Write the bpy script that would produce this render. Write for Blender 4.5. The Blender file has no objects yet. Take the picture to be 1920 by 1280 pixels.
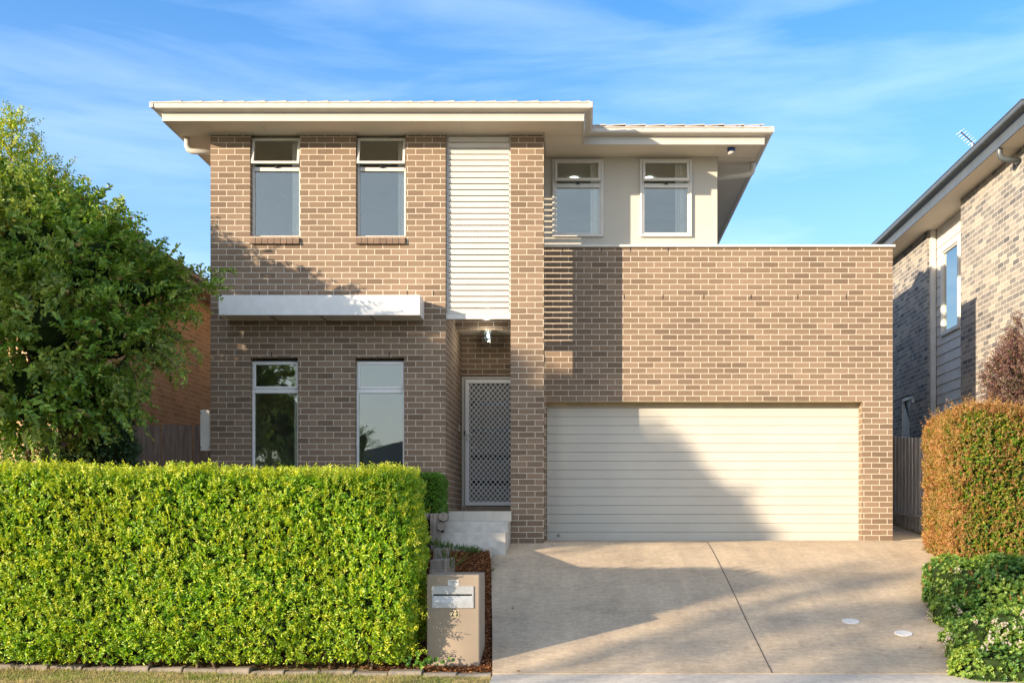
import bpy, bmesh, math, random
import numpy as np
from mathutils import Vector, Matrix
R = math.radians
random.seed(7); rng = np.random.default_rng(7)
S = bpy.context.scene; COL = S.collection

# ------------------------------------------------------------------ camera, sky, sun, exposure
F = 1992.0; CXP, CYP = 1095.0, 977.0; CAMY = -15.5
cd = bpy.data.cameras.new('camera'); cam = bpy.data.objects.new('camera', cd); COL.objects.link(cam)
cam.location = (0, CAMY, 0); cam.rotation_euler = (R(90), 0, 0)
cd.sensor_width = 36; cd.lens = F/1920*36; cd.sensor_fit = 'HORIZONTAL'
cd.shift_x = -(CXP-960)/1920; cd.shift_y = (CYP-640)/1920
cd.clip_end = 2000; S.camera = cam
SUN_AZ = 52.7; SUN_EL = 13.3
toward = Vector((-math.sin(R(SUN_AZ))*math.cos(R(SUN_EL)), -math.cos(R(SUN_AZ))*math.cos(R(SUN_EL)), math.sin(R(SUN_EL))))
sl = bpy.data.lights.new('sun', 'SUN'); sl.energy = 3.8; sl.angle = R(0.5); sl.color = (1.0, .81, .60)
sun = bpy.data.objects.new('sun', sl); COL.objects.link(sun)
sun.rotation_euler = toward.to_track_quat('Z', 'Y').to_euler()
sun.location = toward*60
W = bpy.data.worlds.new('World'); S.world = W; W.use_nodes = True
def world():
    nt = W.node_tree; N = nt.nodes; L = nt.links; N.clear()
    out = N.new('ShaderNodeOutputWorld'); bg = N.new('ShaderNodeBackground'); sky = N.new('ShaderNodeTexSky')
    sky.sky_type = 'NISHITA'; sky.sun_disc = False
    sky.sun_elevation = R(SUN_EL); sky.sun_rotation = math.atan2(toward.x, toward.y)
    sky.air_density = 1.15; sky.dust_density = 1.0; sky.ozone_density = 2.2; sky.altitude = 0
    bg.inputs['Strength'].default_value = .15
    tc = N.new('ShaderNodeTexCoord'); mp = N.new('ShaderNodeMapping'); mp.inputs['Scale'].default_value = (1.8, 1.8, 10.0)
    mp.inputs['Rotation'].default_value = (R(8), R(-14), R(20)); mp.inputs['Location'].default_value = (3.1, .4, 1.2)
    nz = N.new('ShaderNodeTexNoise'); nz.inputs['Scale'].default_value = 2.2; nz.inputs['Detail'].default_value = 7; nz.inputs['Roughness'].default_value = .55
    nz.inputs['Distortion'].default_value = .35
    rp = N.new('ShaderNodeValToRGB'); rp.color_ramp.elements[0].position = .42; rp.color_ramp.elements[1].position = .85
    mx = N.new('ShaderNodeMix'); mx.data_type = 'RGBA'
    ml = N.new('ShaderNodeMath'); ml.operation = 'MULTIPLY'; ml.inputs[1].default_value = .25
    hs = N.new('ShaderNodeHueSaturation'); hs.inputs['Saturation'].default_value = 1.36; hs.inputs['Value'].default_value = .88
    L.new(tc.outputs['Generated'], mp.inputs[0]); L.new(mp.outputs[0], nz.inputs['Vector']); L.new(nz.outputs['Fac'], rp.inputs[0])
    L.new(rp.outputs[0], ml.inputs[0]); L.new(ml.outputs[0], mx.inputs[0])
    L.new(sky.outputs[0], hs.inputs['Color']); mx.inputs[7].default_value = (4.6, 5.2, 6.1, 1)
    tint = N.new('ShaderNodeMix'); tint.data_type = 'RGBA'; tint.blend_type = 'MULTIPLY'; tint.inputs[0].default_value = 1; tint.inputs[7].default_value = (.84, .88, 1.06, 1)
    L.new(hs.outputs[0], tint.inputs[6]); L.new(tint.outputs[2], mx.inputs[6])
    # unseen pale cloud added on the street side, to whiten shade and reflections
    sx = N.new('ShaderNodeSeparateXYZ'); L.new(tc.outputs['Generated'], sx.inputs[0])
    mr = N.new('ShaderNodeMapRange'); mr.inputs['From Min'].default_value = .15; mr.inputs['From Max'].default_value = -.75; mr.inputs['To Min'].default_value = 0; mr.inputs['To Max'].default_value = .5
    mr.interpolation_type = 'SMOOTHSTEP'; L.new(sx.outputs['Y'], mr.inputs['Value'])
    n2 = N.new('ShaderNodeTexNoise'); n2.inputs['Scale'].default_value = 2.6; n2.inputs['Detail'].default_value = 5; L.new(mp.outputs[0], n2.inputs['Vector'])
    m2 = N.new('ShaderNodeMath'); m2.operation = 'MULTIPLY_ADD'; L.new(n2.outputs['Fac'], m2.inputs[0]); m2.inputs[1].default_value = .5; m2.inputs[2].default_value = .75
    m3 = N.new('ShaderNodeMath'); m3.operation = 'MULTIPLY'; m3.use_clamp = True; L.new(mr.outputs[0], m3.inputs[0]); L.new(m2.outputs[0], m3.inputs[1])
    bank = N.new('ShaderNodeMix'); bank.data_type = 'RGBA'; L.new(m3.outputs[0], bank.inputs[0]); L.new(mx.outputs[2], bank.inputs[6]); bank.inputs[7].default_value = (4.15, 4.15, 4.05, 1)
    mh = N.new('ShaderNodeMapRange'); mh.inputs['From Min'].default_value = -.02; mh.inputs['From Max'].default_value = .52; mh.inputs['To Min'].default_value = .42; mh.inputs['To Max'].default_value = 0; mh.interpolation_type = 'SMOOTHSTEP'
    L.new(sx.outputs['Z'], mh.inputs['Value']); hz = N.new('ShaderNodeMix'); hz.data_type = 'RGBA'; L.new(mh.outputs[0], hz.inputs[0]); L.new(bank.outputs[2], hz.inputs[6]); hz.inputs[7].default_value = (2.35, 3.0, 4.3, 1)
    mx = hz
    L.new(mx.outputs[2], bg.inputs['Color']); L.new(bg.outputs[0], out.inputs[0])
world()
S.view_settings.view_transform = 'Standard'; S.view_settings.look = 'None'; S.view_settings.exposure = 1.32; S.view_settings.gamma = 1
S.view_settings.use_curve_mapping = False

def P(px, py, d):                      # a photograph pixel at a distance d in front of the camera, in world metres
    return Vector(((px-CXP)/F*d, CAMY+d, (CYP-py)/F*d))
GP = [(-400, -1.95), (-2, -1.86), (3, -1.80), (6, -1.72), (8.5, -1.63), (10.2, -1.495), (11.7, -1.17), (13.37, -.785), (14.86, -.475), (15.5, -.36), (16.6, -.345), (18.9, -.12), (20.6, .05), (25, .2), (900, .2)]
def gz(Y):
    d = Y-CAMY
    for (a, za), (b, zb) in zip(GP, GP[1:]):
        if d <= b: return za+(zb-za)*(d-a)/(b-a)
    return GP[-1][1]

def mz(d): return gz(CAMY+d)+.165*max(0, min(1, (d-12.6)/1.5))
# ------------------------------------------------------------------ materials
def mat(name, rough=.6, spec=.5, metal=0):
    m = bpy.data.materials.new(name); m.use_nodes = True
    b = m.node_tree.nodes['Principled BSDF']
    b.inputs['Roughness'].default_value = rough; b.inputs['Specular IOR Level'].default_value = spec; b.inputs['Metallic'].default_value = metal
    return m, m.node_tree, b
def nn(nt, t, **kw):
    n = nt.nodes.new(t)
    for k, v in kw.items():
        if hasattr(n, k): setattr(n, k, v)
        else: n.inputs[k].default_value = v
    return n
def ramp(nt, stops):
    r = nt.nodes.new('ShaderNodeValToRGB'); e = r.color_ramp.elements
    while len(e) < len(stops): e.new(.5)
    for q, (p, c) in zip(e, stops): q.position = p; q.color = (*c, 1) if len(c) == 3 else c
    return r
def noise(nt, scale, detail=4, rough=.55, coord='Object', sc=None):
    tc = nt.nodes.new('ShaderNodeTexCoord'); n = nn(nt, 'ShaderNodeTexNoise', Scale=scale, Detail=detail, Roughness=rough)
    if sc:
        mp = nt.nodes.new('ShaderNodeMapping'); mp.inputs['Scale'].default_value = sc
        nt.links.new(tc.outputs[coord], mp.inputs[0]); nt.links.new(mp.outputs[0], n.inputs['Vector'])
    else: nt.links.new(tc.outputs[coord], n.inputs['Vector'])
    return n
def mixc(nt, fac, a, b, mode='MIX'):
    m = nt.nodes.new('ShaderNodeMix'); m.data_type = 'RGBA'; m.blend_type = mode
    for s, v in ((0, fac), (6, a), (7, b)):
        if isinstance(v, (int, float)): m.inputs[s].default_value = v
        elif isinstance(v, tuple): m.inputs[s].default_value = (*v, 1)
        else: nt.links.new(v, m.inputs[s])
    return m.outputs[2]
def bump(nt, b, h, strength=.3, dist=.01):
    bp = nn(nt, 'ShaderNodeBump', Strength=strength, Distance=dist); nt.links.new(h, bp.inputs['Height']); nt.links.new(bp.outputs[0], b.inputs['Normal'])
def plain(name, c, c2=None, scale=6, rough=.5, spec=.4, metal=0, bs=.08, bscale=60):
    m, nt, b = mat(name, rough, spec, metal)
    c2 = c2 or tuple(x*.86 for x in c)
    n = noise(nt, scale, 5); rp = ramp(nt, [(.35, c2), (.65, c)])
    nt.links.new(n.outputs['Fac'], rp.inputs[0]); nt.links.new(rp.outputs[0], b.inputs['Base Color'])
    if bs: bump(nt, b, noise(nt, bscale, 3).outputs['Fac'], bs, .002)
    return m
def brick(name, stops, mortar, bw=.24, rh=.086, ms=.0055, off=.5, rough=.85, seed=0.0):
    m, nt, b = mat(name, rough, .25); L = nt.links
    uv = nt.nodes.new('ShaderNodeUVMap')
    wob = nn(nt, 'ShaderNodeTexNoise', Scale=9.0, Detail=2); L.new(uv.outputs[0], wob.inputs['Vector'])
    sb = nn(nt, 'ShaderNodeVectorMath', operation='SUBTRACT'); L.new(wob.outputs['Color'], sb.inputs[0]); sb.inputs[1].default_value = (.5, .5, .5)
    sc = nn(nt, 'ShaderNodeVectorMath', operation='SCALE'); L.new(sb.outputs[0], sc.inputs[0]); sc.inputs['Scale'].default_value = .0075
    ad = nn(nt, 'ShaderNodeVectorMath', operation='ADD'); L.new(uv.outputs[0], ad.inputs[0]); L.new(sc.outputs[0], ad.inputs[1])
    br = nt.nodes.new('ShaderNodeTexBrick'); br.offset = off; br.offset_frequency = 2; br.squash = 1
    L.new(ad.outputs[0], br.inputs['Vector'])
    for k, v in (('Scale', 1.0), ('Mortar Size', ms), ('Mortar Smooth', .15), ('Bias', 0), ('Brick Width', bw), ('Row Height', rh)): br.inputs[k].default_value = v
    br.inputs['Color1'].default_value = (0, 0, 0, 1); br.inputs['Color2'].default_value = (1, 1, 1, 1); br.inputs['Mortar'].default_value = (.5, .5, .5, 1)
    rp = ramp(nt, stops); L.new(br.outputs['Color'], rp.inputs[0])
    fine = nn(nt, 'ShaderNodeTexNoise', Scale=70.0, Detail=4, Roughness=.7); L.new(uv.outputs[0], fine.inputs['Vector'])
    fr = ramp(nt, [(.3, (.80, .80, .80)), (.7, (1.12, 1.12, 1.12))]); L.new(fine.outputs['Fac'], fr.inputs[0])
    big = nn(nt, 'ShaderNodeTexNoise', Scale=1.1, Detail=4); L.new(uv.outputs[0], big.inputs['Vector'])
    bg = ramp(nt, [(.3, (.90, .90, .91)), (.7, (1.06, 1.05, 1.04))]); L.new(big.outputs['Fac'], bg.inputs[0])
    c = mixc(nt, 1, rp.outputs[0], fr.outputs[0], 'MULTIPLY'); c = mixc(nt, 1, c, bg.outputs[0], 'MULTIPLY')
    mo = mixc(nt, fine.outputs['Fac'], tuple(x*.8 for x in mortar), tuple(min(1, x*1.12) for x in mortar))
    c = mixc(nt, br.outputs['Fac'], c, mo); L.new(c, b.inputs['Base Color'])
    inv = nn(nt, 'ShaderNodeMath', operation='SUBTRACT'); inv.inputs[0].default_value = 1; L.new(br.outputs['Fac'], inv.inputs[1])
    h = nn(nt, 'ShaderNodeMath', operation='MULTIPLY_ADD'); L.new(fine.outputs['Fac'], h.inputs[0]); h.inputs[1].default_value = .25; L.new(inv.outputs[0], h.inputs[2])
    bump(nt, b, h.outputs[0], .55, .004)
    return m
M = {}
M['brick'] = brick('brown_brick', [(0, (.178, .127, .086)), (.2, (.217, .155, .105)), (.6, (.245, .176, .118)), (1, (.284, .206, .141))], (.62, .55, .445), ms=.005)
M['brick_grey'] = brick('blended_grey_brick', [(0, (.12, .12, .125)), (.15, (.20, .195, .185)), (.55, (.27, .252, .222)), (.75, (.34, .31, .265)), (1, (.44, .395, .32))], (.60, .56, .48), seed=3)
M['brick_tan'] = brick('tan_brick', [(0, (.60, .38, .20)), (.5, (.70, .45, .245)), (1, (.78, .52, .30))], (.95, .82, .66), ms=.004)
M['cream'] = plain('cream_painted_metal', (.57, .54, .475), (.53, .50, .44), 3, .38, .5)
M['render'] = plain('cream_render', (.56, .53, .455), (.53, .50, .43), 2, .85, .2, bs=.25, bscale=160)
M['soffit'] = plain('soffit_sheet', (.74, .67, .56), (.70, .64, .53), 1.5, .7, .2)
M['alu'] = plain('pale_window_aluminium', (.68, .66, .60), (.63, .61, .56), 4, .35, .5)
M['alu_blue'] = plain('silver_white_aluminium', (.80, .81, .79), (.74, .75, .73), 9, .35, .5)
M['door_white'] = plain('white_powder_coat', (.90, .91, .91), (.86, .87, .88), 4, .4, .5)
M['white'] = plain('white_paint', (.70, .675, .61), None, 4, .45, .4)
M['blind'] = plain('blind_fabric', (.88, .86, .78), None, 12, .8, .2)
M['room'] = plain('room_plaster', (.78, .75, .68), None, 1, .9, .1, bs=0)
M['dark'] = plain('dark_metal', (.02, .021, .023), None, 8, .45, .5)
M['grey_gutter'] = plain('charcoal_metal', (.10, .115, .125), (.085, .10, .11), 4, .35, .5)
M['tile'] = plain('pale_roof_tile', (.56, .48, .38), (.44, .37, .29), 9, .85, .2, bs=.4, bscale=60)
M['tile_grey'] = brick('slate_grey_roof_tile', [(0, (.09, .085, .08)), (1, (.17, .16, .15))], (.03, .03, .03), bw=.33, rh=.30, ms=.03)
M['steptile'] = plain('cream_step_tile', (.60, .55, .46), (.54, .49, .41), 5, .5, .3, bs=.2, bscale=120)
M['stepconc'] = plain('pale_step_concrete', (.62, .59, .52), (.50, .47, .41), 8, .8, .2, bs=.3, bscale=90)
M['greige'] = plain('grey_door_paint', (.24, .235, .215), None, 3, .5, .4)
M['black'] = plain('black_recess', (.008, .008, .009), None, 4, .4, .5, bs=0)
M['letterbox'] = plain('taupe_render', (.36, .295, .225), (.33, .27, .205), 3, .9, .15, bs=.5, bscale=220)
M['lid'] = plain('yellow_plastic', (.60, .27, .015), None, 3, .4, .5)
M['bin'] = plain('dark_green_plastic', (.02, .045, .03), None, 3, .5, .5)
M['ivory'] = plain('ivory_number_tile', (.72, .62, .38), None, 8, .4, .5)
M['blue'] = plain('blue_plastic', (.02, .07, .30), None, 8, .4, .5)
M['pebble'] = plain('pale_stone', (.55, .48, .38), None, 30, .8, .3)
M['paver'] = plain('concrete_edging_block', (.30, .265, .225), (.20, .175, .15), 12, .9, .2, bs=.5, bscale=90)
M['road'] = plain('asphalt', (.055, .055, .055), (.04, .04, .04), 20, .9, .2, bs=.6, bscale=120)
def emis(name, c, s):
    m, nt, b = mat(name); b.inputs['Base Color'].default_value = (*c, 1); b.inputs['Emission Color'].default_value = (*c, 1); b.inputs['Emission Strength'].default_value = s
    return m
M['lamp'] = emis('lit_bulb', (1, .97, .90), 2.2); M['downlight'] = emis('lit_downlight', (.85, 1, 1), 6)
def glass(name, refl, tint, trans=1.0):
    m, nt, b = mat(name); nt.nodes.remove(b); L = nt.links
    o = nt.nodes['Material Output']; g = nn(nt, 'ShaderNodeBsdfGlossy', Roughness=0.015); g.inputs['Color'].default_value = (.95, .96, .88, 1)
    t = nt.nodes.new('ShaderNodeBsdfTransparent'); t.inputs['Color'].default_value = (*tint, 1)
    fr = nn(nt, 'ShaderNodeFresnel', IOR=1.5); ad = nn(nt, 'ShaderNodeMath', operation='ADD'); ad.use_clamp = True; ad.inputs[1].default_value = refl
    L.new(fr.outputs[0], ad.inputs[0]); mx = nt.nodes.new('ShaderNodeMixShader')
    L.new(ad.outputs[0], mx.inputs[0]); L.new(t.outputs[0], mx.inputs[1]); L.new(g.outputs[0], mx.inputs[2]); L.new(mx.outputs[0], o.inputs[0])
    wv = noise(nt, 2.2, 1); bp = nn(nt, 'ShaderNodeBump', Strength=.015, Distance=.02); L.new(wv.outputs['Fac'], bp.inputs['Height']); L.new(bp.outputs[0], g.inputs['Normal'])
    return m
M['glass'] = glass('window_glass', .10, (.93, .94, .92)); M['glass_lamp'] = glass('lamp_glass', .1, (.85, .9, .92))
def garage_mat():
    m, nt, b = mat('cream_garage_panel', .42, .4)
    n = noise(nt, 2, 3); rp = ramp(nt, [(.3, (.52, .50, .435)), (.7, (.56, .54, .47))]); nt.links.new(n.outputs['Fac'], rp.inputs[0])
    nt.links.new(rp.outputs[0], b.inputs['Base Color']); bump(nt, b, noise(nt, 2.4, 3, sc=(1, 1, 3)).outputs['Fac'], .25, .012)
    return m
M['garage'] = garage_mat()
def conc_mat(name, a, c, speck, worn=False):
    m, nt, b = mat(name, .82, .25); L = nt.links
    n1 = noise(nt, 1.3, 6, .6); n2 = noise(nt, 18, 6, .7); n3 = noise(nt, 7, 5, .65, sc=(1, 4, 1)); n4 = noise(nt, 75, 2)
    rp = ramp(nt, [(.3, a), (.72, c)]); L.new(n1.outputs['Fac'], rp.inputs[0])
    r2 = ramp(nt, [(.3, (.80, .80, .80)), (.62, (1.06, 1.06, 1.06))]); L.new(n2.outputs['Fac'], r2.inputs[0])
    r3 = ramp(nt, [(.35, (.86, .86, .87)), (.6, (1.04, 1.04, 1.03))]); L.new(n3.outputs['Fac'], r3.inputs[0])
    r4 = ramp(nt, [(.24, (.45, .42, .40)), (.32, (1, 1, 1))]); L.new(n4.outputs['Fac'], r4.inputs[0])
    k = mixc(nt, 1, rp.outputs[0], r2.outputs[0], 'MULTIPLY'); k = mixc(nt, 1, k, r3.outputs[0], 'MULTIPLY'); k = mixc(nt, speck, k, r4.outputs[0], 'MULTIPLY')
    if worn:
        for sc_, lo, hi, v in (((3.2, .22, 1), .40, .62, .90), ((.8, .8, 1), .36, .46, .90)):
            q_ = noise(nt, 1.6, 7, .7, sc=sc_); rq = ramp(nt, [(lo, (v, v, v*1.01)), (hi, (1.03, 1.03, 1.02))]); L.new(q_.outputs['Fac'], rq.inputs[0]); k = mixc(nt, 1, k, rq.outputs[0], 'MULTIPLY')
        vo = noise(nt, 2.6, 3, .5, sc=(1, 1, 1)); rv = ramp(nt, [(.24, (.62, .60, .58)), (.30, (1, 1, 1))]); L.new(vo.outputs['Fac'], rv.inputs[0]); k = mixc(nt, .5, k, rv.outputs[0], 'MULTIPLY')
    L.new(k, b.inputs['Base Color']); bump(nt, b, n2.outputs['Fac'], .35, .006)
    return m
M['drive'] = conc_mat('beige_driveway_concrete', (.52, .415, .285), (.62, .50, .35), .8, True)
M['verge'] = conc_mat('pale_grey_concrete', (.54, .49, .40), (.64, .585, .49), .6)
M['joint'] = plain('dark_joint', (.11, .09, .07), None, 6, .9, .1)
def wood_mat(name, a, c, sc=(9, 9, .8)):
    m, nt, b = mat(name, .88, .2); n = noise(nt, 3, 8, .65, sc=sc); rp = ramp(nt, [(.3, a), (.5, tuple((x+y)/2 for x, y in zip(a, c))), (.7, c)])
    nt.links.new(n.outputs['Fac'], rp.inputs[0]); nt.links.new(rp.outputs[0], b.inputs['Base Color']); bump(nt, b, n.outputs['Fac'], .6, .01); return m
M['paling'] = wood_mat('weathered_paling', (.42, .43, .42), (.80, .80, .77)); M['paling_dark'] = wood_mat('dark_weathered_paling', (.19, .16, .15), (.44, .39, .36))
M['sleeper'] = wood_mat('grey_sleeper_timber', (.15, .13, .105), (.36, .315, .26))
M['bark'] = wood_mat('bark', (.09, .065, .045), (.25, .19, .135), (12, 12, 2))
def soil_mat(name, stops, scale):
    m, nt, b = mat(name, .95, .1); n = noise(nt, scale, 8, .7); rp = ramp(nt, stops); nt.links.new(n.outputs['Fac'], rp.inputs[0])
    nt.links.new(rp.outputs[0], b.inputs['Base Color']); bump(nt, b, n.outputs['Fac'], 1, .03); return m
M['soil'] = soil_mat('turf_soil', [(.3, (.12, .14, .04)), (.5, (.26, .22, .12)), (.7, (.38, .31, .19))], 14)
M['mulchbase'] = soil_mat('mulch_bed', [(.3, (.03, .012, .006)), (.7, (.14, .055, .022))], 60)
def leafmat(name, stops, patch=None, pscale=1.2, trans=.35, rough=.38, spec=.5):
    m, nt, b = mat(name, rough, spec); L = nt.links
    g = nt.nodes.new('ShaderNodeNewGeometry'); rp = ramp(nt, stops); L.new(g.outputs['Random Per Island'], rp.inputs[0]); c = rp.outputs[0]
    if patch:
        n = noise(nt, pscale, 3); r2 = ramp(nt, [(.38, (0, 0, 0)), (.62, (1, 1, 1))]); L.new(n.outputs['Fac'], r2.inputs[0])
        r3 = ramp(nt, patch); L.new(g.outputs['Random Per Island'], r3.inputs[0]); c = mixc(nt, r2.outputs[0], c, r3.outputs[0])
    L.new(c, b.inputs['Base Color'])
    t = nt.nodes.new('ShaderNodeBsdfTranslucent'); L.new(mixc(nt, 1, c, (1.25, 1.2, .6), 'MULTIPLY'), t.inputs['Color'])
    mx = nt.nodes.new('ShaderNodeMixShader'); mx.inputs[0].default_value = trans
    L.new(b.outputs[0], mx.inputs[1]); L.new(t.outputs[0], mx.inputs[2]); L.new(mx.outputs[0], nt.nodes['Material Output'].inputs[0]); return m
M['leaf_hedge'] = leafmat('bright_hedge_leaf', [(0, (.05, .17, .012)), (.35, (.17, .39, .015)), (.75, (.36, .58, .02)), (1, (.58, .70, .035))], [(0, (.09, .24, .015)), (.5, (.30, .48, .02)), (1, (.56, .60, .035))], 1.6)
M['leaf_tip'] = leafmat('yellow_new_leaf', [(0, (.28, .45, .02)), (1, (.62, .62, .04))])
M['leaf_tree'] = leafmat('mid_green_leaf', [(0, (.07, .18, .025)), (.5, (.21, .40, .05)), (.93, (.40, .54, .08)), (.97, (.22, .10, .045)), (1, (.26, .06, .04))], [(0, (.10, .19, .03)), (1, (.38, .44, .09))], 1.3)
M['leaf_lit'] = leafmat('yellow_green_leaf', [(0, (.14, .28, .015)), (.6, (.42, .52, .03)), (1, (.65, .56, .06))])
M['leaf_dark'] = leafmat('dark_green_leaf', [(0, (.03, .08, .03)), (1, (.09, .19, .06))], trans=.15)
M['leaf_box'] = leafmat('box_leaf', [(0, (.06, .18, .02)), (1, (.20, .38, .04))])
M['leaf_bronze'] = leafmat('bronze_tip_leaf', [(0, (.22, .10, .04)), (.5, (.45, .22, .07)), (.85, (.60, .38, .14)), (1, (.5, .12, .05))], [(0, (.16, .16, .04)), (.5, (.38, .27, .07)), (1, (.55, .27, .09))], 3.0)
M['leaf_lilly'] = leafmat('lilly_pilly_leaf', [(0, (.06, .17, .014)), (.5, (.18, .35, .02)), (.75, (.38, .42, .04)), (.88, (.55, .30, .06)), (1, (.5, .15, .05))])
M['leaf_shrub'] = leafmat('glossy_shrub_leaf', [(0, (.03, .11, .035)), (.6, (.09, .24, .05)), (1, (.22, .36, .06))], [(0, (.13, .30, .04)), (1, (.50, .58, .10))], 2.2, rough=.28)
M['leaf_purple'] = leafmat('plum_leaf', [(0, (.09, .05, .055)), (.6, (.20, .10, .095)), (.85, (.28, .17, .11)), (1, (.12, .19, .05))], trans=.25)
M['petal'] = leafmat('white_petal', [(0, (.55, .45, .42)), (1, (.75, .68, .62))], trans=.2)
M['bud'] = leafmat('rust_bud', [(0, (.25, .08, .03)), (1, (.45, .19, .06))])
M['grass'] = leafmat('grass_blade', [(0, (.13, .24, .02)), (.5, (.27, .38, .05)), (.8, (.45, .42, .13)), (1, (.58, .47, .27))], [(0, (.42, .34, .16)), (.6, (.58, .46, .27)), (1, (.28, .36, .06))], 3.5, trans=.3, rough=.6)
M['chip'] = leafmat('bark_chip', [(0, (.09, .03, .012)), (.5, (.27, .10, .035)), (.85, (.44, .19, .07)), (1, (.6, .34, .15))], trans=0, rough=.8, spec=.3)
M['litter'] = leafmat('dead_leaf', [(0, (.14, .06, .025)), (1, (.42, .25, .12))], trans=.15, rough=.8)
M['core'] = plain('twig_core', (.03, .05, .015), (.015, .024, .008), 10, .95, .05)

# ------------------------------------------------------------------ mesh helpers
class MB:
    def __init__(s): s.v = []; s.f = []; s.sm = []
    def face(s, pts, smooth=False):
        i = len(s.v); s.v += [tuple(p) for p in pts]; s.f.append(tuple(range(i, i+len(pts)))); s.sm.append(smooth); return s
    def box(s, x0, x1, y0, y1, z0, z1, rot=None, piv=None):
        c = [(x0, y0, z0), (x1, y0, z0), (x1, y1, z0), (x0, y1, z0), (x0, y0, z1), (x1, y0, z1), (x1, y1, z1), (x0, y1, z1)]
        if rot is not None: c = [tuple(rot @ (Vector(p)-Vector(piv))+Vector(piv)) for p in c]
        i = len(s.v); s.v += c
        for q in ((0, 3, 2, 1), (4, 5, 6, 7), (0, 1, 5, 4), (1, 2, 6, 5), (2, 3, 7, 6), (3, 0, 4, 7)): s.f.append(tuple(i+k for k in q)); s.sm.append(False)
        return s
    def tube(s, pts, rad, n=8, caps=True, smooth=True):
        pts = [Vector(p) for p in pts]; rad = rad if isinstance(rad, (list, tuple)) else [rad]*len(pts)
        i0 = len(s.v); ref = None
        for k, p in enumerate(pts):
            t = (pts[min(k+1, len(pts)-1)]-pts[max(k-1, 0)]).normalized()
            if ref is None: ref = t.orthogonal().normalized()
            ref = (ref-t*ref.dot(t)).normalized(); b = t.cross(ref)
            for j in range(n):
                a = 2*math.pi*j/n; s.v.append(tuple(p+(ref*math.cos(a)+b*math.sin(a))*rad[k]))
        for k in range(len(pts)-1):
            for j in range(n):
                a = i0+k*n+j; b_ = i0+k*n+(j+1) % n; s.f.append((a, b_, b_+n, a+n)); s.sm.append(smooth)
        if caps:
            s.f.append(tuple(i0+j for j in reversed(range(n)))); s.sm.append(False)
            e = i0+(len(pts)-1)*n; s.f.append(tuple(e+j for j in range(n))); s.sm.append(False)
        return s
    def prism(s, prof, a, b, axis='x'):       # profile in the other two axes, extruded from a to b
        def mk(t, q): return (t, q[0], q[1]) if axis == 'x' else ((q[0], t, q[1]) if axis == 'y' else (q[0], q[1], t))
        n = len(prof); i = len(s.v); s.v += [mk(a, q) for q in prof]+[mk(b, q) for q in prof]
        for k in range(n): s.f.append((i+k, i+(k+1) % n, i+n+(k+1) % n, i+n+k)); s.sm.append(False)
        s.f.append(tuple(i+k for k in reversed(range(n)))); s.sm.append(False); s.f.append(tuple(i+n+k for k in range(n))); s.sm.append(False)
        return s
    def sweep(s, path, prof, closed=True):    # prof (out, z) along a plan path; out is to the right of travel
        pts = [Vector(p) for p in path]; n = len(pts); offs = []
        for k in range(n):
            ds = []
            if k > 0: ds.append((pts[k]-pts[k-1]).normalized())
            if k < n-1: ds.append((pts[k+1]-pts[k]).normalized())
            ns = [Vector((d.y, -d.x)) for d in ds]
            offs.append(ns[0] if len(ns) == 1 else (ns[0]+ns[1])/(1+ns[0].dot(ns[1])))
        i = len(s.v); m = len(prof)
        for k in range(n):
            for o, z in prof: q = pts[k]+offs[k]*o; s.v.append((q.x, q.y, z))
        for k in range(n-1):
            for j in range(m if closed else m-1):
                a = i+k*m+j; b = i+k*m+(j+1) % m; s.f.append((a, a+m, b+m, b)); s.sm.append(False)
        if closed:
            s.f.append(tuple(i+j for j in range(m))); s.sm.append(False); e = i+(n-1)*m; s.f.append(tuple(e+j for j in reversed(range(m)))); s.sm.append(False)
        return s
    def wall(s, x0, x1, z0, z1, y0, y1, holes=()):
        xs = sorted({x0, x1, *[h[0] for h in holes], *[h[1] for h in holes]}); zs = sorted({z0, z1, *[h[2] for h in holes], *[h[3] for h in holes]})
        xs = [x for x in xs if x0 <= x <= x1]; zs = [z for z in zs if z0 <= z <= z1]
        def solid(i, j):
            if not (0 <= i < len(xs)-1 and 0 <= j < len(zs)-1): return False
            cx = (xs[i]+xs[i+1])/2; cz = (zs[j]+zs[j+1])/2
            return not any(h[0] < cx < h[1] and h[2] < cz < h[3] for h in holes)
        for i in range(len(xs)-1):
            for j in range(len(zs)-1):
                if not solid(i, j): continue
                a, b, c, d = xs[i], xs[i+1], zs[j], zs[j+1]
                s.face([(a, y0, c), (b, y0, c), (b, y0, d), (a, y0, d)]); s.face([(b, y1, c), (a, y1, c), (a, y1, d), (b, y1, d)])
                if not solid(i-1, j): s.face([(a, y1, c), (a, y0, c), (a, y0, d), (a, y1, d)])
                if not solid(i+1, j): s.face([(b, y0, c), (b, y1, c), (b, y1, d), (b, y0, d)])
                if not solid(i, j-1): s.face([(a, y1, c), (b, y1, c), (b, y0, c), (a, y0, c)])
                if not solid(i, j+1): s.face([(a, y0, d), (b, y0, d), (b, y1, d), (a, y1, d)])
        return s
    def build(s, name, m, parent=None, origin=None, uvo=(0, 0, 0), bevel=0, fixn=True):
        me = bpy.data.meshes.new(name); me.from_pydata(s.v, [], s.f); me.polygons.foreach_set('use_smooth', s.sm)
        uv = me.uv_layers.new(name='UVMap')
        for p in me.polygons:
            n = p.normal; ax = max(range(3), key=lambda k: abs(n[k]))
            for li in p.loop_indices:
                c = me.vertices[me.loops[li].vertex_index].co
                if ax == 1: q = (c.x-uvo[0], c.z-uvo[2])
                elif ax == 0: q = (c.y-uvo[1], c.z-uvo[2])
                else: q = (c.x-uvo[0], c.y-uvo[1])
                uv.data[li].uv = q
        return link(name, me, m, parent, origin, bevel)
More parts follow.
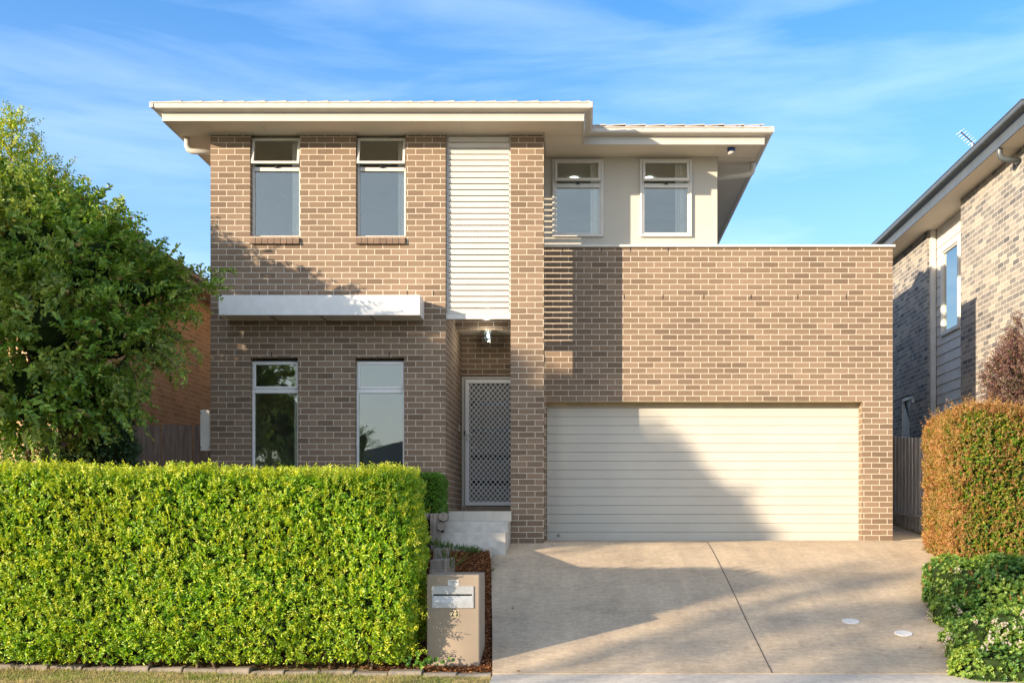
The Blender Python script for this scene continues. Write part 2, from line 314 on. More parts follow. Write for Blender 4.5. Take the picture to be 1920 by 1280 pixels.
def each(name, boxes, m, parent, **kw):      # one object per box
    return [MB().box(*b).build(name, m, parent, **kw) for b in boxes]
ORG = {}
def link(name, me, m, parent=None, origin=None, bevel=0):
    o = bpy.data.objects.new(name, me); COL.objects.link(o); me.materials.append(m)
    if parent is not None: org = ORG[parent.name]; o.parent = parent
    else:
        org = Vector(origin) if origin is not None else Vector((0, 0, 0)); o.location = org
    ORG[o.name] = org; me.transform(Matrix.Translation(-org))
    if bevel:
        b = o.modifiers.new('bevel', 'BEVEL'); b.width = bevel; b.segments = 2; b.limit_method = 'ANGLE'; b.angle_limit = R(40); b.harden_normals = False
    return o
def tag(o, label=None, cat=None, group=None, kind=None):
    for k, v in (('label', label), ('category', cat), ('group', group), ('kind', kind)):
        if v: o[k] = v
    return o
def thing(name, loc, label, cat, group=None):
    o = bpy.data.objects.new(name, None); COL.objects.link(o); o.location = loc; o.empty_display_size = .2; ORG[o.name] = Vector(loc)
    return tag(o, label, cat, group)
def copy_tree(o, parent=None):
    c = o.copy(); COL.objects.link(c)
    if parent is not None: c.parent = parent
    for ch in [x for x in COL.objects if x.parent == o]: copy_tree(ch, c)
    return c

# leaves: positions, directions, normals, lengths, widths -> one mesh of folded blades
def unit(a): return a/np.maximum(np.linalg.norm(a, axis=-1, keepdims=True), 1e-9)
def leaves(name, p, d, nr, L, Wd, m, parent=None, origin=None, fold=.25, round_=.5):
    p = np.asarray(p, float); d = unit(np.asarray(d, float)); nr = np.asarray(nr, float)
    side = unit(np.cross(d, nr)); up = unit(np.cross(side, d)); n = len(p)
    L = np.broadcast_to(np.asarray(L, float), (n,))[:, None]; Wd = np.broadcast_to(np.asarray(Wd, float), (n,))[:, None]
    a, b = .28, .28+.45*round_
    v = np.stack([p, p+d*L*a-side*Wd*.46+up*Wd*fold, p+d*L*b-side*Wd*.42+up*Wd*fold, p+d*L-up*L*.08,
                  p+d*L*b+side*Wd*.42+up*Wd*fold, p+d*L*a+side*Wd*.46+up*Wd*fold], 1).reshape(-1, 3)
    org = np.array(ORG[parent.name] if parent is not None else (origin or (0, 0, 0)))
    me = bpy.data.meshes.new(name); me.vertices.add(n*6); me.vertices.foreach_set('co', (v-org).ravel())
    me.loops.add(n*8); me.polygons.add(n*2)
    idx = (np.arange(n)[:, None]*6+np.array([0, 1, 2, 3, 0, 3, 4, 5])[None]).ravel()
    me.loops.foreach_set('vertex_index', idx); me.polygons.foreach_set('loop_start', np.arange(n*2)*4)
    me.update(calc_edges=True); me.materials.append(m)
    o = bpy.data.objects.new(name, me); COL.objects.link(o)
    if parent is not None: o.parent = parent
    else: o.location = org.tolist()
    ORG[o.name] = Vector(org.tolist()); return o
def sprigs(base, ax, n, length, leafL, leafW, spread=.9, droop=0, jitter=.25, out=None, ow=1.0):
    """pinnate shoots: arrays of leaf p,d,nr,L,W for each shoot base and axis"""
    B = len(base); t = (np.arange(n)+.5)/n
    length = np.broadcast_to(np.asarray(length, float), (B,))
    ax = unit(ax); rnd = rng.normal(size=(B, 3)); sd = unit(np.cross(ax, rnd)); upn = unit(np.cross(sd, ax))
    flip = np.where(upn[:, 2:3] < 0, -1, 1); upn = upn*flip; sd = sd*flip
    pos = base[:, None]+ax[:, None]*(t[None, :, None]*length[:, None, None]) - np.array([0, 0, 1.])*droop*(t[None, :, None]**2)*length[:, None, None]
    s = np.where(np.arange(n) % 2 == 0, 1, -1)[None, :, None]
    dr = ax[:, None]*(1-spread*.6)+sd[:, None]*s*spread+rng.normal(size=(B, n, 3))*jitter - np.array([0, 0, 1.])*droop*t[None, :, None]
    nr = upn[:, None]+rng.normal(size=(B, n, 3))*jitter*1.4
    if out is not None: nr = nr*.55+np.asarray(out)[:, None]*ow+np.array([-.25, -.2, .1])*ow
    sc = (1-.35*np.abs(t-.45)/.55)[None, :]*rng.uniform(.75, 1.2, (B, n))
    return pos.reshape(-1, 3), dr.reshape(-1, 3), nr.reshape(-1, 3), (sc*leafL).ravel(), (sc*leafW).ravel()
def vnoise(p, f, seed=0):
    r = np.random.default_rng(seed); o = 0
    for k in range(5):
        w = r.normal(size=3)*f*(1.6**k)*.6; o = o+np.sin(p @ w+r.uniform(0, 6.28))/(1.35**k)
    return o/2.6
def boxpts(x0, x1, y0, y1, z0, z1, dens, faces, r=.12, bulge=.05, seed=1, taper=0):
    out = []; nr = []
    for fc in faces:
        if fc in 'fb': A = (x1-x0)*(z1-z0)
        elif fc in 'lr': A = (y1-y0)*(z1-z0)
        else: A = (x1-x0)*(y1-y0)
        n = int(A*dens[fc] if isinstance(dens, dict) else A*dens); u = rng.random(n); v = rng.random(n)
        X = x0+u*(x1-x0); Z = z0+v*(z1-z0); Y = y0+u*(y1-y0)
        if fc == 'f': p = np.stack([X, np.full(n, y0), Z], 1); k = (0, -1, 0)
        if fc == 'b': p = np.stack([X, np.full(n, y1), Z], 1); k = (0, 1, 0)
        if fc == 'l': p = np.stack([np.full(n, x0), Y, Z], 1); k = (-1, 0, 0)
        if fc == 'r': p = np.stack([np.full(n, x1), Y, Z], 1); k = (1, 0, 0)
        if fc == 't': p = np.stack([X, y0+v*(y1-y0), np.full(n, z1)], 1); k = (0, 0, 1)
        out.append(p); nr.append(np.tile(np.array(k, float), (n, 1)))
    p = np.concatenate(out); n = np.concatenate(nr)
    lo = np.array([x0+r, y0+r, z0+r]); hi = np.array([x1-r, y1-r, z1-r]); c = np.clip(p, lo, hi)
    c[:, 2] = np.clip(p[:, 2], z0, z1-r); dv = p-c; ln = np.linalg.norm(dv, axis=1, keepdims=True); dv = dv/np.maximum(ln, 1e-6)
    q = c+dv*r; q = q+dv*(vnoise(q, 2.2, seed)[:, None]*bulge+vnoise(q, 7, seed+5)[:, None]*bulge*.45)
    if taper:
        w = np.clip(1-(q[:, 2]-z0)/.35, 0, 1)**2; q = q-dv*(w*taper)[:, None]
    return q, dv
def core_box(name, x0, x1, y0, y1, z0, z1, inset, m, parent, bulge=.05, seed=1):
    bm = bmesh.new(); bmesh.ops.create_cube(bm, size=1)
    for v in bm.verts: v.co = Vector(((x0+x1)/2+v.co.x*(x1-x0-2*inset), (y0+y1)/2+v.co.y*(y1-y0-2*inset), (z0+z1)/2+v.co.z*(z1-z0-inset)-inset/2))
    bmesh.ops.subdivide_edges(bm, edges=bm.edges[:], cuts=14, use_grid_fill=True)
    c = Vector(((x0+x1)/2, (y0+y1)/2, (z0+z1)/2))
    P_ = np.array([v.co[:] for v in bm.verts]); w = vnoise(P_, 2.2, seed)*bulge+vnoise(P_, 11, seed+9)*.03
    for v, k in zip(bm.verts, w): d = (v.co-c); d.x = max(-1, min(1, d.x)); v.co += d.normalized()*float(k)
    me = bpy.data.meshes.new(name); bm.to_mesh(me); bm.free(); return link(name, me, m, parent)

# ------------------------------------------------------------------ ground, drive, road
def sheet(name, xf, ds, dz, m, kind='structure', thick=0, nx=2, zf=None):
    """strip across X between xf(d)=(x0,x1) for each distance d, following the terrain"""
    mb = MB(); rows = []
    for d in ds:
        x0, x1 = xf(d); Y = CAMY+d; rows.append([(x0+(x1-x0)*k/(nx-1), Y, (zf(d) if zf else gz(Y))+dz) for k in range(nx)])
    for a, b in zip(rows, rows[1:]):
        for k in range(nx-1):
            mb.face([a[k], a[k+1], b[k+1], b[k]])
    if thick:
        for a, b in zip(rows, rows[1:]):
            for k in (0, nx-1): mb.face([a[k], b[k], (b[k][0], b[k][1], b[k][2]-thick), (a[k][0], a[k][1], a[k][2]-thick)])
        for r_ in (rows[0], rows[-1]): mb.face([r_[0], r_[-1], (r_[-1][0], r_[-1][1], r_[-1][2]-thick), (r_[0][0], r_[0][1], r_[0][2]-thick)])
    return tag(mb.build(name, m), kind=kind)
sheet('ground', lambda d: (-500, 500), [-400, -30, -12, -2, 3, 6, 8.5, 10.2, 11.7, 13.37, 14.86, 15.5, 16.6, 18.9, 20.6, 25, 60, 900], 0, M['soil'])
def lerp(pts):
    def f(d):
        if d <= pts[0][0]: return pts[0][1]
        for (a, x), (b, y) in zip(pts, pts[1:]):
            if d <= b: return x+(y-x)*(d-a)/(b-a)
        return pts[-1][1]
    return f
dl = lerp([(10.15, -.875), (11.7, -1.01), (13.85, -1.21), (14.3, -1.27), (14.72, -1.25), (14.76, -1.10), (15.5, -1.06), (16, -1.0)])
dr_ = lerp([(10.15, 4.1), (12.5, 4.6), (15.1, 5.2), (15.3, 5.5), (18, 5.5), (30, 5.5)])
DD = [10.15+.2*k for k in range(33)]
sheet('driveway', lambda d: (dl(d), dr_(d)), DD, .05, M['drive'], thick=.12, nx=3)
sheet('side_path', lambda d: (4.78, 5.48), [16.53, 17.5, 18.9, 20.6, 25, 30], .055, M['drive'], thick=.1)
sheet('verge_slab', lambda d: (-.87, 5.2), [4.6, 5, 6, 7, 8.5, 10.135], .046, M['verge'], thick=.1)
mb = MB()
def jline(pts, w=.0045, dz=.054):
    for (x0, d0), (x1, d1) in zip(pts, pts[1:]):
        n = max(1, int(abs(d1-d0)/.29)+1)
        for k in range(n):
            a, b = k/n, (k+1)/n; xa, da, xb, db = x0+(x1-x0)*a, d0+(d1-d0)*a, x0+(x1-x0)*b, d0+(d1-d0)*b
            t = Vector((xb-xa, db-da)).normalized(); q = Vector((t.y, -t.x))*w
            za, zb = gz(CAMY+da)+dz, gz(CAMY+db)+dz
            mb.face([(xa-q.x, CAMY+da-q.y, za), (xa+q.x, CAMY+da+q.y, za), (xb+q.x, CAMY+db+q.y, zb), (xb-q.x, CAMY+db-q.y, zb)])
jline([(1.80, 10.15), (1.81, 16.4)])
tag(mb.build('driveway_joint', M['joint']), kind='structure')
mb = MB(); jline([(-1.24, 14.1), (1.6, 13.8), (5.0, 13.6)], .0035)
jline([(4.78, 17.9), (5.48, 17.9)], .004, .06); jline([(4.78, 20.5), (5.48, 20.5)], .004, .06)
tag(mb.build('control_joint', plain('faint_joint', (.20, .16, .125), None, 5, .9, .1)), kind='structure')
# street behind the camera
sheet('road', lambda d: (-60, 60), [-5.5, -2, 1.2], .02, M['road'])
for nm, a, b in (('road_kerb', 1.2, 1.5), ('far_kerb', -5.8, -5.5)):
    sheet(nm, lambda d: (-60, 60), [a, b], .14, M['verge'], thick=.2)
sheet('far_footpath', lambda d: (-60, 60), [-9.5, -8.2], .03, M['verge'])

# ------------------------------------------------------------------ THE HOUSE
HB = Vector((-1, 0, -.33))
house = thing('house', HB, 'two storey brown brick house with cream eaves, louvred screen and wide garage', 'house')
BO = (-5.455, .0, -.33)
def hp(name, mb, m, parent=house, label=None, uvo=BO, bevel=0):
    o = mb.build(name, m, parent, uvo=uvo, bevel=bevel)
    if label: o['label'] = label
    return o
ST = 5.655
UW = [(-4.872, -4.145), (-3.329, -2.602)]; LW = [(-4.872, -4.175), (-3.342, -2.625)]
holes = [(a, b, 4.156, ST+1) for a, b in UW]+[(a, b, .42, 2.389) for a, b in LW]
holes = [(a, b, c, min(d, ST)) for a, b, c, d in holes]
mb = MB(); mb.wall(-5.45, -2.02, -.7, ST, 0, .2, holes)
mb.box(-5.45, -5.25, .2, 11.9, -.7, ST); mb.box(-2.22, -2.02, .2, 2.0, -.7, ST); mb.box(-5.25, 1.9, 11.7, 11.9, -.7, ST)
hp('brick_wall', mb, M['brick'])
mb = MB(); mb.wall(-2.02, -1.07, .1, 3.06, 2.0, 2.2, [(-2.02, -1.07, .1, 2.4)])
hp('porch_back_wall', mb, M['brick'], uvo=(-2.03, 0, -.33))
mb = MB(); mb.box(-2.018, -1.07, 1.17, 1.29, 3.02, ST); hp('porch_lintel_wall', mb, M['brick'], uvo=(-2.14, 0, -.33+.02))
mb = MB(); mb.box(-2.018, -1.07, 1.29, 2.2, 3.062, 3.09); hp('porch_ceiling', mb, M['soffit'])
mb = MB(); mb.box(-1.07, -.588, 0, .22, -.7, ST); hp('brick_pillar', mb, M['brick'], uvo=(-1.075, 0, -.33))
GH = (-.576, 4.29, -.7, 1.852)
mb = MB(); mb.wall(-1.07, 4.765, -.7, 4.222, .9, 1.13, [GH]); mb.box(4.545, 4.765, 1.13, 9.0, -.7, 4.222); mb.box(-1.07, -.85, 1.13, 2.2, -.7, 4.222)
hp('garage_wall', mb, M['brick'], uvo=(-.60, .9, -.33+.03))
mb = MB(); mb.box(1.9, 4.545, 1.13, 9, 4.0, 4.08); mb.box(-.85, 1.9, 1.13, 2.2, 4.0, 4.08); hp('garage_roof', mb, M['grey_gutter'])
mb = MB(); mb.box(-.62, 4.80, .865, .9985, 4.225, 4.262); mb.box(2.08, 4.80, .9985, 1.16, 4.225, 4.262); mb.box(4.52, 4.80, 1.16, 9.0, 4.225, 4.262)
hp('parapet_cap', mb, M['white'], bevel=.004)
RW = [(-.49, .30), (.87, 1.67)]
mb = MB(); mb.wall(-1.07, 2.07, 4.224, ST, 1.0, 1.13, [(a+.03, b-.03, 4.44, ST-.05) for a, b in RW]); mb.box(1.94, 2.07, 1.13, 11.9, 4.09, ST)
hp('rendered_wall', mb, M['render'])
# weep holes
WH = [(x, -.33+.086*42+.008, 0) for x in [-4.74+.72*k for k in range(4)]+[-2.2]]+[(x, -.27+.086*43, .9) for x in (-.16, .62, 1.22, 1.85, 2.58, 3.3, 4.05)]+[(x, 4.157, .9) for x in (-.33, .27, .72, 1.3)]+[(-4.56, 2.40, 0), (-2.84, 2.40, 0)]
each('weep_hole', [(x-.006, x+.006, y-.0025, y+.01, z, z+.07) for x, z, y in WH], M['black'], house)
# projecting brick sills
for k, (a, b) in enumerate(UW):
    s_ = MB(); n = 8; w = (b-a+.0)/n
    for j in range(n):
        s_.prism([(-.045, 4.036), (.1, 4.05), (.1, 4.150), (-.035, 4.128)], a+j*w+.004, a+(j+1)*w-.004)
    o = hp('brick_sill', s_, plain('sill_brick', (.24, .165, .115), (.17, .118, .085), 7, .85, .2, bs=.3) if k == 0 else bpy.data.materials['sill_brick'], bevel=.004)
    s_ = MB(); s_.prism([(-.033, 4.042), (.1, 4.055), (.1, 4.146), (-.027, 4.122)], a+.006, b-.006); s_.build('sill_mortar', plain('sill_mortar', (.55, .48, .38), None, 20, .9, .1) if k == 0 else bpy.data.materials['sill_mortar'], o)
# soffit, fascia, gutter, beads
mb = MB(); mb.box(-5.945, -.01, -.495, .44, ST+.002, ST+.02); mb.box(-5.945, 2.696, .44, 12.4, ST+.002, ST+.02); hp('soffit', mb, M['soffit'])
EP = [(-5.955, 12.4), (-5.955, -.505), (0, -.505), (0, .43), (2.706, .43), (2.706, 12.4)]
mb = MB(); mb.sweep(EP, [(-.02, 5.645), (0, 5.645), (0, 5.72), (.004, 5.725), (.004, 5.86), (-.02, 5.86)]); hp('fascia', mb, M['cream'])
GPf = [(.006, 5.762), (.085, 5.772), (.11, 5.785), (.118, 5.80), (.118, 5.852), (.128, 5.856), (.128, 5.868), (.108, 5.868), (.108, 5.80), (.08, 5.785), (.012, 5.775)]
mb = MB(); mb.sweep(EP, GPf); gut = hp('gutter', mb, M['cream'])
each('gutter_bracket', [(-6.0845, -6.035, -.635, -.632, 5.79, 5.85), (.07, .12, -.638, -.634, 5.785, 5.87), (2.775, 2.83, .296, .300, 5.785, 5.87)], M['cream'], gut)
gs = plain('gutter_slot', (.40, .36, .29), None, 5, .5, .4)
ks = [-6.0+.185*k for k in range(48)]
each('overflow_slot', [(k, k+.05, -.6245, -.6215, 5.838, 5.843) for k in ks if k < .05]+[(k, k+.05, .3105, .3135, 5.838, 5.843) for k in ks if .3 < k < 2.7], gs, gut)
BD = [(a-.012, b+.012, -.02, -.001, ST-.022, ST+.001) for a, b in ((-5.46, UW[0][0]), (UW[0][1], UW[1][0]), (UW[1][1], -2.01), (-1.08, -.589))]
BD += [(-.568, 2.08, .983, .999, ST-.018, ST+.001), (-.587, -.57, -.02, .98, ST-.02, ST+.001), (2.071, 2.086, .985, 6, ST-.018, ST+.001)]
BD += [(x, x+.006, -.49, -.02, ST-.0015, ST+.001) for x in (-4.62, -1.75)]+[(x, x+.006, .44, .98, ST-.0015, ST+.001) for x in (2.0, 2.22)]
BD += [(-.567, -.01, .1, .106, ST-.0015, ST+.001), (2.09, 2.69, 1.9, 1.906, ST-.0015, ST+.001), (2.09, 2.69, 1.05, 1.056, ST-.0015, ST+.001)]
each('soffit_bead', BD, M['cream'], house)
# roof
def hip(mb, x0, x1, y0, y1, z, pitch):
    w = (x1-x0)/2; h = w*math.tan(R(pitch)); xm = (x0+x1)/2; a = (xm, y0+w, z+h); b = (xm, y1-w, z+h)
    c = [(x0, y0, z), (x1, y0, z), (x1, y1, z), (x0, y1, z)]
    mb.face([c[0], c[1], a]); mb.face([c[1], c[2], b, a]); mb.face([c[2], c[3], b]); mb.face([c[3], c[0], a, b]); mb.face(c[::-1])
mb = MB(); hip(mb, -5.95, 2.70, .44, 12.4, 5.862, 18); hip(mb, -5.945, -.005, -.50, 7, 5.866, 18)
def hip2(mb, x0, x1, y0, y1, z, pitch):
    w = (y1-y0)/2; h = w*math.tan(R(pitch)); ym = (y0+y1)/2; a = (x0+w, ym, z+h); b = (x1-w, ym, z+h)
    c = [(x0, y0, z), (x1, y0, z), (x1, y1, z), (x0, y1, z)]
    mb.face([c[0], c[1], b, a]); mb.face([c[1], c[2], b]); mb.face([c[2], c[3], a, b]); mb.face([c[3], c[0], a]); mb.face(c[::-1])
def tile_row(x0, x1, y, z, pitch, step=.295):
    x = x0
    ca, sa = math.cos(R(pitch)), math.sin(R(pitch))
    while x < x1-.02:
        e = min(x+step, x1); q = .42; lift = .018+random.uniform(-.003, .003)
        pts = [(x, y, z+.004), (e, y, z+.004+lift), (e, y+q*ca, z+.004+lift+q*sa), (x, y+q*ca, z+.004+q*sa)]
        th = .018
        lo = [(p[0], p[1], p[2]-th) for p in pts]; mb.face(pts); mb.face([lo[0], lo[1], pts[1], pts[0]]); mb.face([lo[1], lo[2], pts[2], pts[1]]); mb.face([lo[3], lo[0], pts[0], pts[3]])
        x = e
for r_ in range(4):
    y = -.60+.36*r_*math.cos(R(18)); z = 5.875+.36*r_*math.sin(R(18))+.008*r_
    tile_row(-5.95+.33*r_, -.0-.33*r_+(.08 if r_ == 0 else 0), y, z, 18)
    y = .33+.36*r_*math.cos(R(18)); z = 5.895+.36*r_*math.sin(R(18))+.008*r_
    tile_row(.03, 2.70-.33*r_, y, z, 18)
hp('tile_roof', mb, M['tile'])
# downpipes
mb = MB(); a = P(352, 262, 15.7); a.x = -5.83
mb.tube([(-5.85, .16, 5.77), (-5.85, .16, 5.53), (-5.83, .16, 5.475), (-5.78, .16, 5.45), (-5.45, .16, 5.43)], .043, 12); hp('downpipe', mb, M['cream'])
mb = MB(); mb.tube([(2.66, 1.25, 5.77), (2.66, 1.25, 5.54), (2.64, 1.25, 5.49), (2.58, 1.25, 5.46), (2.07, 1.25, 5.40)], .045, 12); hp('downpipe', mb, M['cream'])
# alarm sounder lamp under the right eave
mb = MB(); c = Vector((2.235, .62, ST)); mb.tube([c, c+Vector((0, 0, -.05))], .06, 14); sn = hp('siren_light', mb, M['blue'], label='small white and blue siren under the right eave')
mb = MB(); mb.tube([c+Vector((0, 0, -.05)), c+Vector((0, 0, -.085)), c+Vector((0, 0, -.10))], [.058, .055, .03], 14); mb.build('cover', M['cream'], sn)
# windows
def bars(mb, x0, x1, z0, z1, y0, y1, w, rot=None, piv=None):
    mb.box(x0, x1, y0, y1, z0, z0+w, rot, piv); mb.box(x0, x1, y0, y1, z1-w, z1, rot, piv)
    mb.box(x0, x0+w, y0, y1, z0+w, z1-w, rot, piv); mb.box(x1-w, x1, y0, y1, z0+w, z1-w, rot, piv)
def window(x0, x1, z0, z1, y, zt, open_, m, trim=0, blind=None, label=None, latch=True):
    f = MB()
    if trim: bars(f, x0-trim, x1+trim, z0-trim, z1+trim*.3, y-.03, y+.02, trim+.004); y0 = y-.012
    else: y0 = y
    bars(f, x0+.003, x1-.003, z0+.002, z1-.002, y0, y0+.07, .032)
    f.box(x0+.035, x1-.035, y0-.004, y0+.06, zt-.05, zt+.012)
    w = hp('window', f, m, label=label, bevel=.003)
    rot = Matrix.Rotation(R(-open_), 3, 'X'); piv = (0, y0+.01, z1-.02)
    s = MB(); sx0, sx1, sz0, sz1 = x0+.012, x1-.012, zt+.022, z1-.02
    if not open_: bars(s, sx0+.01, sx1-.01, sz0-.008, sz1, y0-.012, y0+.03, .034)
    else: bars(s, sx0, sx1, sz0, sz1, y0-.022, y0+.012, .036, rot, piv)
    s.build('sash', m, w, bevel=.003)
    g = MB(); yy = y0+(.0 if not open_ else -.004)
    g.box(sx0+.03, sx1-.03, yy, yy+.006, sz0+.028, sz1-.03, rot if open_ else None, piv if open_ else None); g.build('pane', M['glass'], w)
    g = MB(); g.box(x0+.033, x1-.033, y0+.028, y0+.034, z0+.03, zt-.048); g.build('pane', M['glass'], w)
    if latch:
        l = MB(); xm = (x0+x1)/2; l.box(xm-.025, xm+.03, y0-.03, y0-.003, zt-.004, zt+.014); l.box(xm-.012, xm+.006, y0-.05, y0-.01, zt+.008, zt+.03); l.build('winder', M['dark'], w)
    if blind:
        b = MB(); n, bx0, bx1 = blind
        for k in range(n):
            xc = bx0+(bx1-bx0)*(k+.5)/n; ww = (bx1-bx0)/n*.52
            rt = Matrix.Rotation(R(35+10*math.sin(k*2.1)), 3, 'Z'); b.box(xc-ww, xc+ww, y0+.075, y0+.079, z0+.03, z1-.04, rt, (xc, y0+.077, 0))
        b.build('vertical_blind', M['blind'], w)
    return w
window(*UW[0], 4.156, ST-.03, .095, 5.185, 11, M['alu'], blind=(5, -4.30, -4.165), label='upper brick window above the awning, nearer the left corner')
window(*UW[1], 4.156, ST-.03, .095, 5.185, 11, M['alu'], blind=(4, -2.74, -2.62), label='upper brick window beside the louvred screen')
window(*LW[0], .42, 2.35, .095, 1.93, 0, M['alu_blue'], blind=(1, -4.27, -4.2), latch=False, label='ground floor window, dark panes')
window(*LW[1], .42, 2.35, .095, 1.93, 0, M['alu_blue'], latch=False, label='ground floor window reflecting the sky and a roof')
window(RW[0][0]+.03, RW[0][1]-.03, 4.44, ST-.06, .985, 5.22, 13, M['alu'], trim=.03, blind=(6, .10, .265), label='small window in the rendered wall beside the pillar')
window(RW[1][0]+.03, RW[1][1]-.03, 4.44, ST-.06, .985, 5.22, 13, M['alu'], trim=.03, blind=(6, 1.42, 1.63), label='small window in the rendered wall near its right end')
mb = MB()
def room(x0, x1, y0, y1, z0, z1):
    c = [(x0, y0, z0), (x1, y0, z0), (x1, y1, z0), (x0, y1, z0), (x0, y0, z1), (x1, y0, z1), (x1, y1, z1), (x0, y1, z1)]
    for q in ((0, 1, 2, 3), (7, 6, 5, 4), (5, 6, 2, 1), (6, 7, 3, 2), (7, 4, 0, 3)): mb.face([c[k] for k in q])
room(-5.24, -2.23, .205, 4, 3.1, 5.63); room(-5.24, -2.23, .205, 4.2, .2, 2.9); room(-.84, 1.93, 1.135, 4.5, 4.1, 5.63)
hp('room_lining', mb, M['room'])
for px in (1077, 1217):
    c = P(px, 333, 17.42); mb = MB(); mb.tube([(c.x, c.y, 5.625), (c.x, c.y, 5.612)], .055, 14); hp('downlight', mb, M['downlight'])
# awning over the lower windows
AX0, AX1 = -5.185, -2.33
mb = MB(); mb.box(AX0, AX1, -.42, -.405, 2.925, 3.21); mb.box(AX0, AX0+.015, -.405, -.002, 2.925, 3.21); mb.box(AX1-.015, AX1, -.405, -.002, 2.925, 3.21)
mb.box(AX0+.015, AX1-.015, -.405, -.002, 3.19, 3.205); mb.box(AX0+.015, AX1-.015, -.022, -.004, 2.925, 3.02)
aw = hp('window_awning', mb, M['alu_blue'], bevel=.003)
mb = MB(); w4 = (AX1-AX0)/4
each('cross_bar', [(AX0+w4*k-.012, AX0+w4*k+.012, -.405, -.022, 2.918, 2.9345) for k in (1, 2, 3)], M['greige'], aw); mb = MB(); mb.box(AX0+.015, AX1-.015, -.405, -.022, 2.935, 2.947); mb.build('lining_panel', M['white'], aw)
# louvred screen
mb = MB(); LX0, LX1 = -2.018, -1.072; zb, ztop = 2.957, ST-.005
mb.box(LX0, LX0+.035, .075, .125, zb+.075, ztop); mb.box(LX1-.022, LX1, .062, .11, zb+.075, ztop); mb.box(LX0, LX1, .04, .12, zb, zb+.075)
scr = hp('louvred_screen', mb, M['alu'], bevel=.002)
mb = MB(); z = zb+.083; n = 0
while z+.064 < ztop and n < 31:
    mb.prism([(.062, z), (.072, z), (.058, z+.069), (.048, z+.069)], LX0+.032, LX1-.02); z += .0866; n += 1
mb.build('slat', M['alu'], scr, bevel=.0015)
# porch: steps, sill, door
mb = MB(); mb.box(-1.985, -1.085, -.80, -.5, -.9, -.155); mb.box(-1.98, -1.077, -.5, -.2, -.9, -.003)
steps = hp('step', mb, M['stepconc'], bevel=.006, label='two pale concrete steps up to the porch')
mb = MB(); mb.box(-2.015, -1.072, -.205, 2.0, -.42, .135); hp('porch_slab', mb, M['stepconc'])
mb = MB()
for a, b in ((-2.012, -1.745), (-1.742, -1.30), (-1.297, -1.045)): mb.box(a, b, -.215, -.2055, -.0, .147); mb.box(a, b, -.2055, .19, .136, .147)
for a, b in ((-2.012, -1.745), (-1.742, -1.30), (-1.297, -1.078)): mb.box(a, b, .193, 2.0, .136, .147)
hp('porch_tile', mb, M['steptile'], bevel=.002)
mb = MB()
for a, b in ((-2.018, -1.87), (-1.867, -1.44), (-1.437, -1.072)): mb.box(a, b, 1.90, 2.05, .147, .243)
hp('door_sill', mb, plain('sill_tile', (.30, .25, .19), None, 9, .6, .3))
mb = MB(); bars(mb, -2.018, -1.074, .2, 2.395, 2.03, 2.14, .045); bars(mb, -1.985, -1.078, .22, 2.36, 2.05, 2.12, .03); dfr = hp('door_frame', mb, M['cream'], bevel=.003)
mb = MB(); DX0, DX1, DZ0, DZ1 = -1.955, -1.09, .262, 2.335; bars(mb, DX0, DX1, DZ0, DZ1, 1.995, 2.035, .062)
sd = hp('security_door', mb, M['door_white'], bevel=.003)
mb = MB(); mx0, mx1, mz0, mz1 = DX0+.06, DX1-.06, DZ0+.06, DZ1-.06; pw, ph = .079, .094
def clip_bar(x, z, sx, y):
    # segment of slope ph/pw through (x,z) clipped to the mesh rectangle
    m_ = sx*ph/pw; ts = []
    xa = mx0; za = z+(xa-x)*m_; xb = mx1; zb_ = z+(xb-x)*m_
    if m_ > 0:
        if za < mz0: xa = x+(mz0-z)/m_; za = mz0
        if zb_ > mz1: xb = x+(mz1-z)/m_; zb_ = mz1
    else:
        if za > mz1: xa = x+(mz1-z)/m_; za = mz1
        if zb_ < mz0: xb = x+(mz0-z)/m_; zb_ = mz0
    if xb-xa < .01: return
    d = Vector((xb-xa, 0, zb_-za)).normalized(); q = Vector((d.z, 0, -d.x))*.0055
    A, B = Vector((xa, y, za)), Vector((xb, y, zb_)); e = Vector((0, .006, 0))
    i = len(mb.v); mb.v += [tuple(v) for v in (A-q, A+q, B+q, B-q, A-q+e, A+q+e, B+q+e, B-q+e)]
    for f in ((0, 1, 2, 3), (7, 6, 5, 4), (0, 4, 5, 1), (3, 2, 6, 7), (1, 5, 6, 2), (0, 3, 7, 4)): mb.f.append(tuple(i+k for k in f)); mb.sm.append(False)
k = -30
while k < 60:
    clip_bar(mx0, mz0+k*ph, 1, 2.008); clip_bar(mx0, mz0+k*ph, -1, 2.0155); k += 1
mb.build('diamond_grille', M['door_white'], sd)
mb = MB(); mb.box(DX0+.012, DX0+.045, 1.985, 1.994, 1.30, 1.50); mb.tube([(DX0+.028, 1.99, 1.43), (DX0+.028, 1.955, 1.43), (DX0+.05, 1.948, 1.43), (DX0+.14, 1.948, 1.425)], .009, 8)
mb.build('door_handle', M['alu_blue'], sd); mb = MB(); mb.box(DX0-.018, DX0+.002, 1.98, 1.994, 1.42, 1.49); mb.build('hinge_cap', M['dark'], sd); mb = MB(); mb.tube([(DX0+.028, 1.984, 1.345), (DX0+.028, 1.980, 1.345)], .008, 8); mb.build('keyhole', M['dark'], sd)
mb = MB(); mb.box(-1.93, -1.10, 2.075, 2.115, .25, 2.34); fd = hp('front_door', mb, M['greige'])
gm = plain('dark_slot_glass', (.015, .02, .022), None, 4, .12, .6, bs=0)
each('glass_slot', [(-1.86, -1.17, 2.068, 2.074, (CYP-pz)/F*17.62-.035, (CYP-pz)/F*17.62+.035) for pz in (758, 808, 857, 905)], gm, fd)
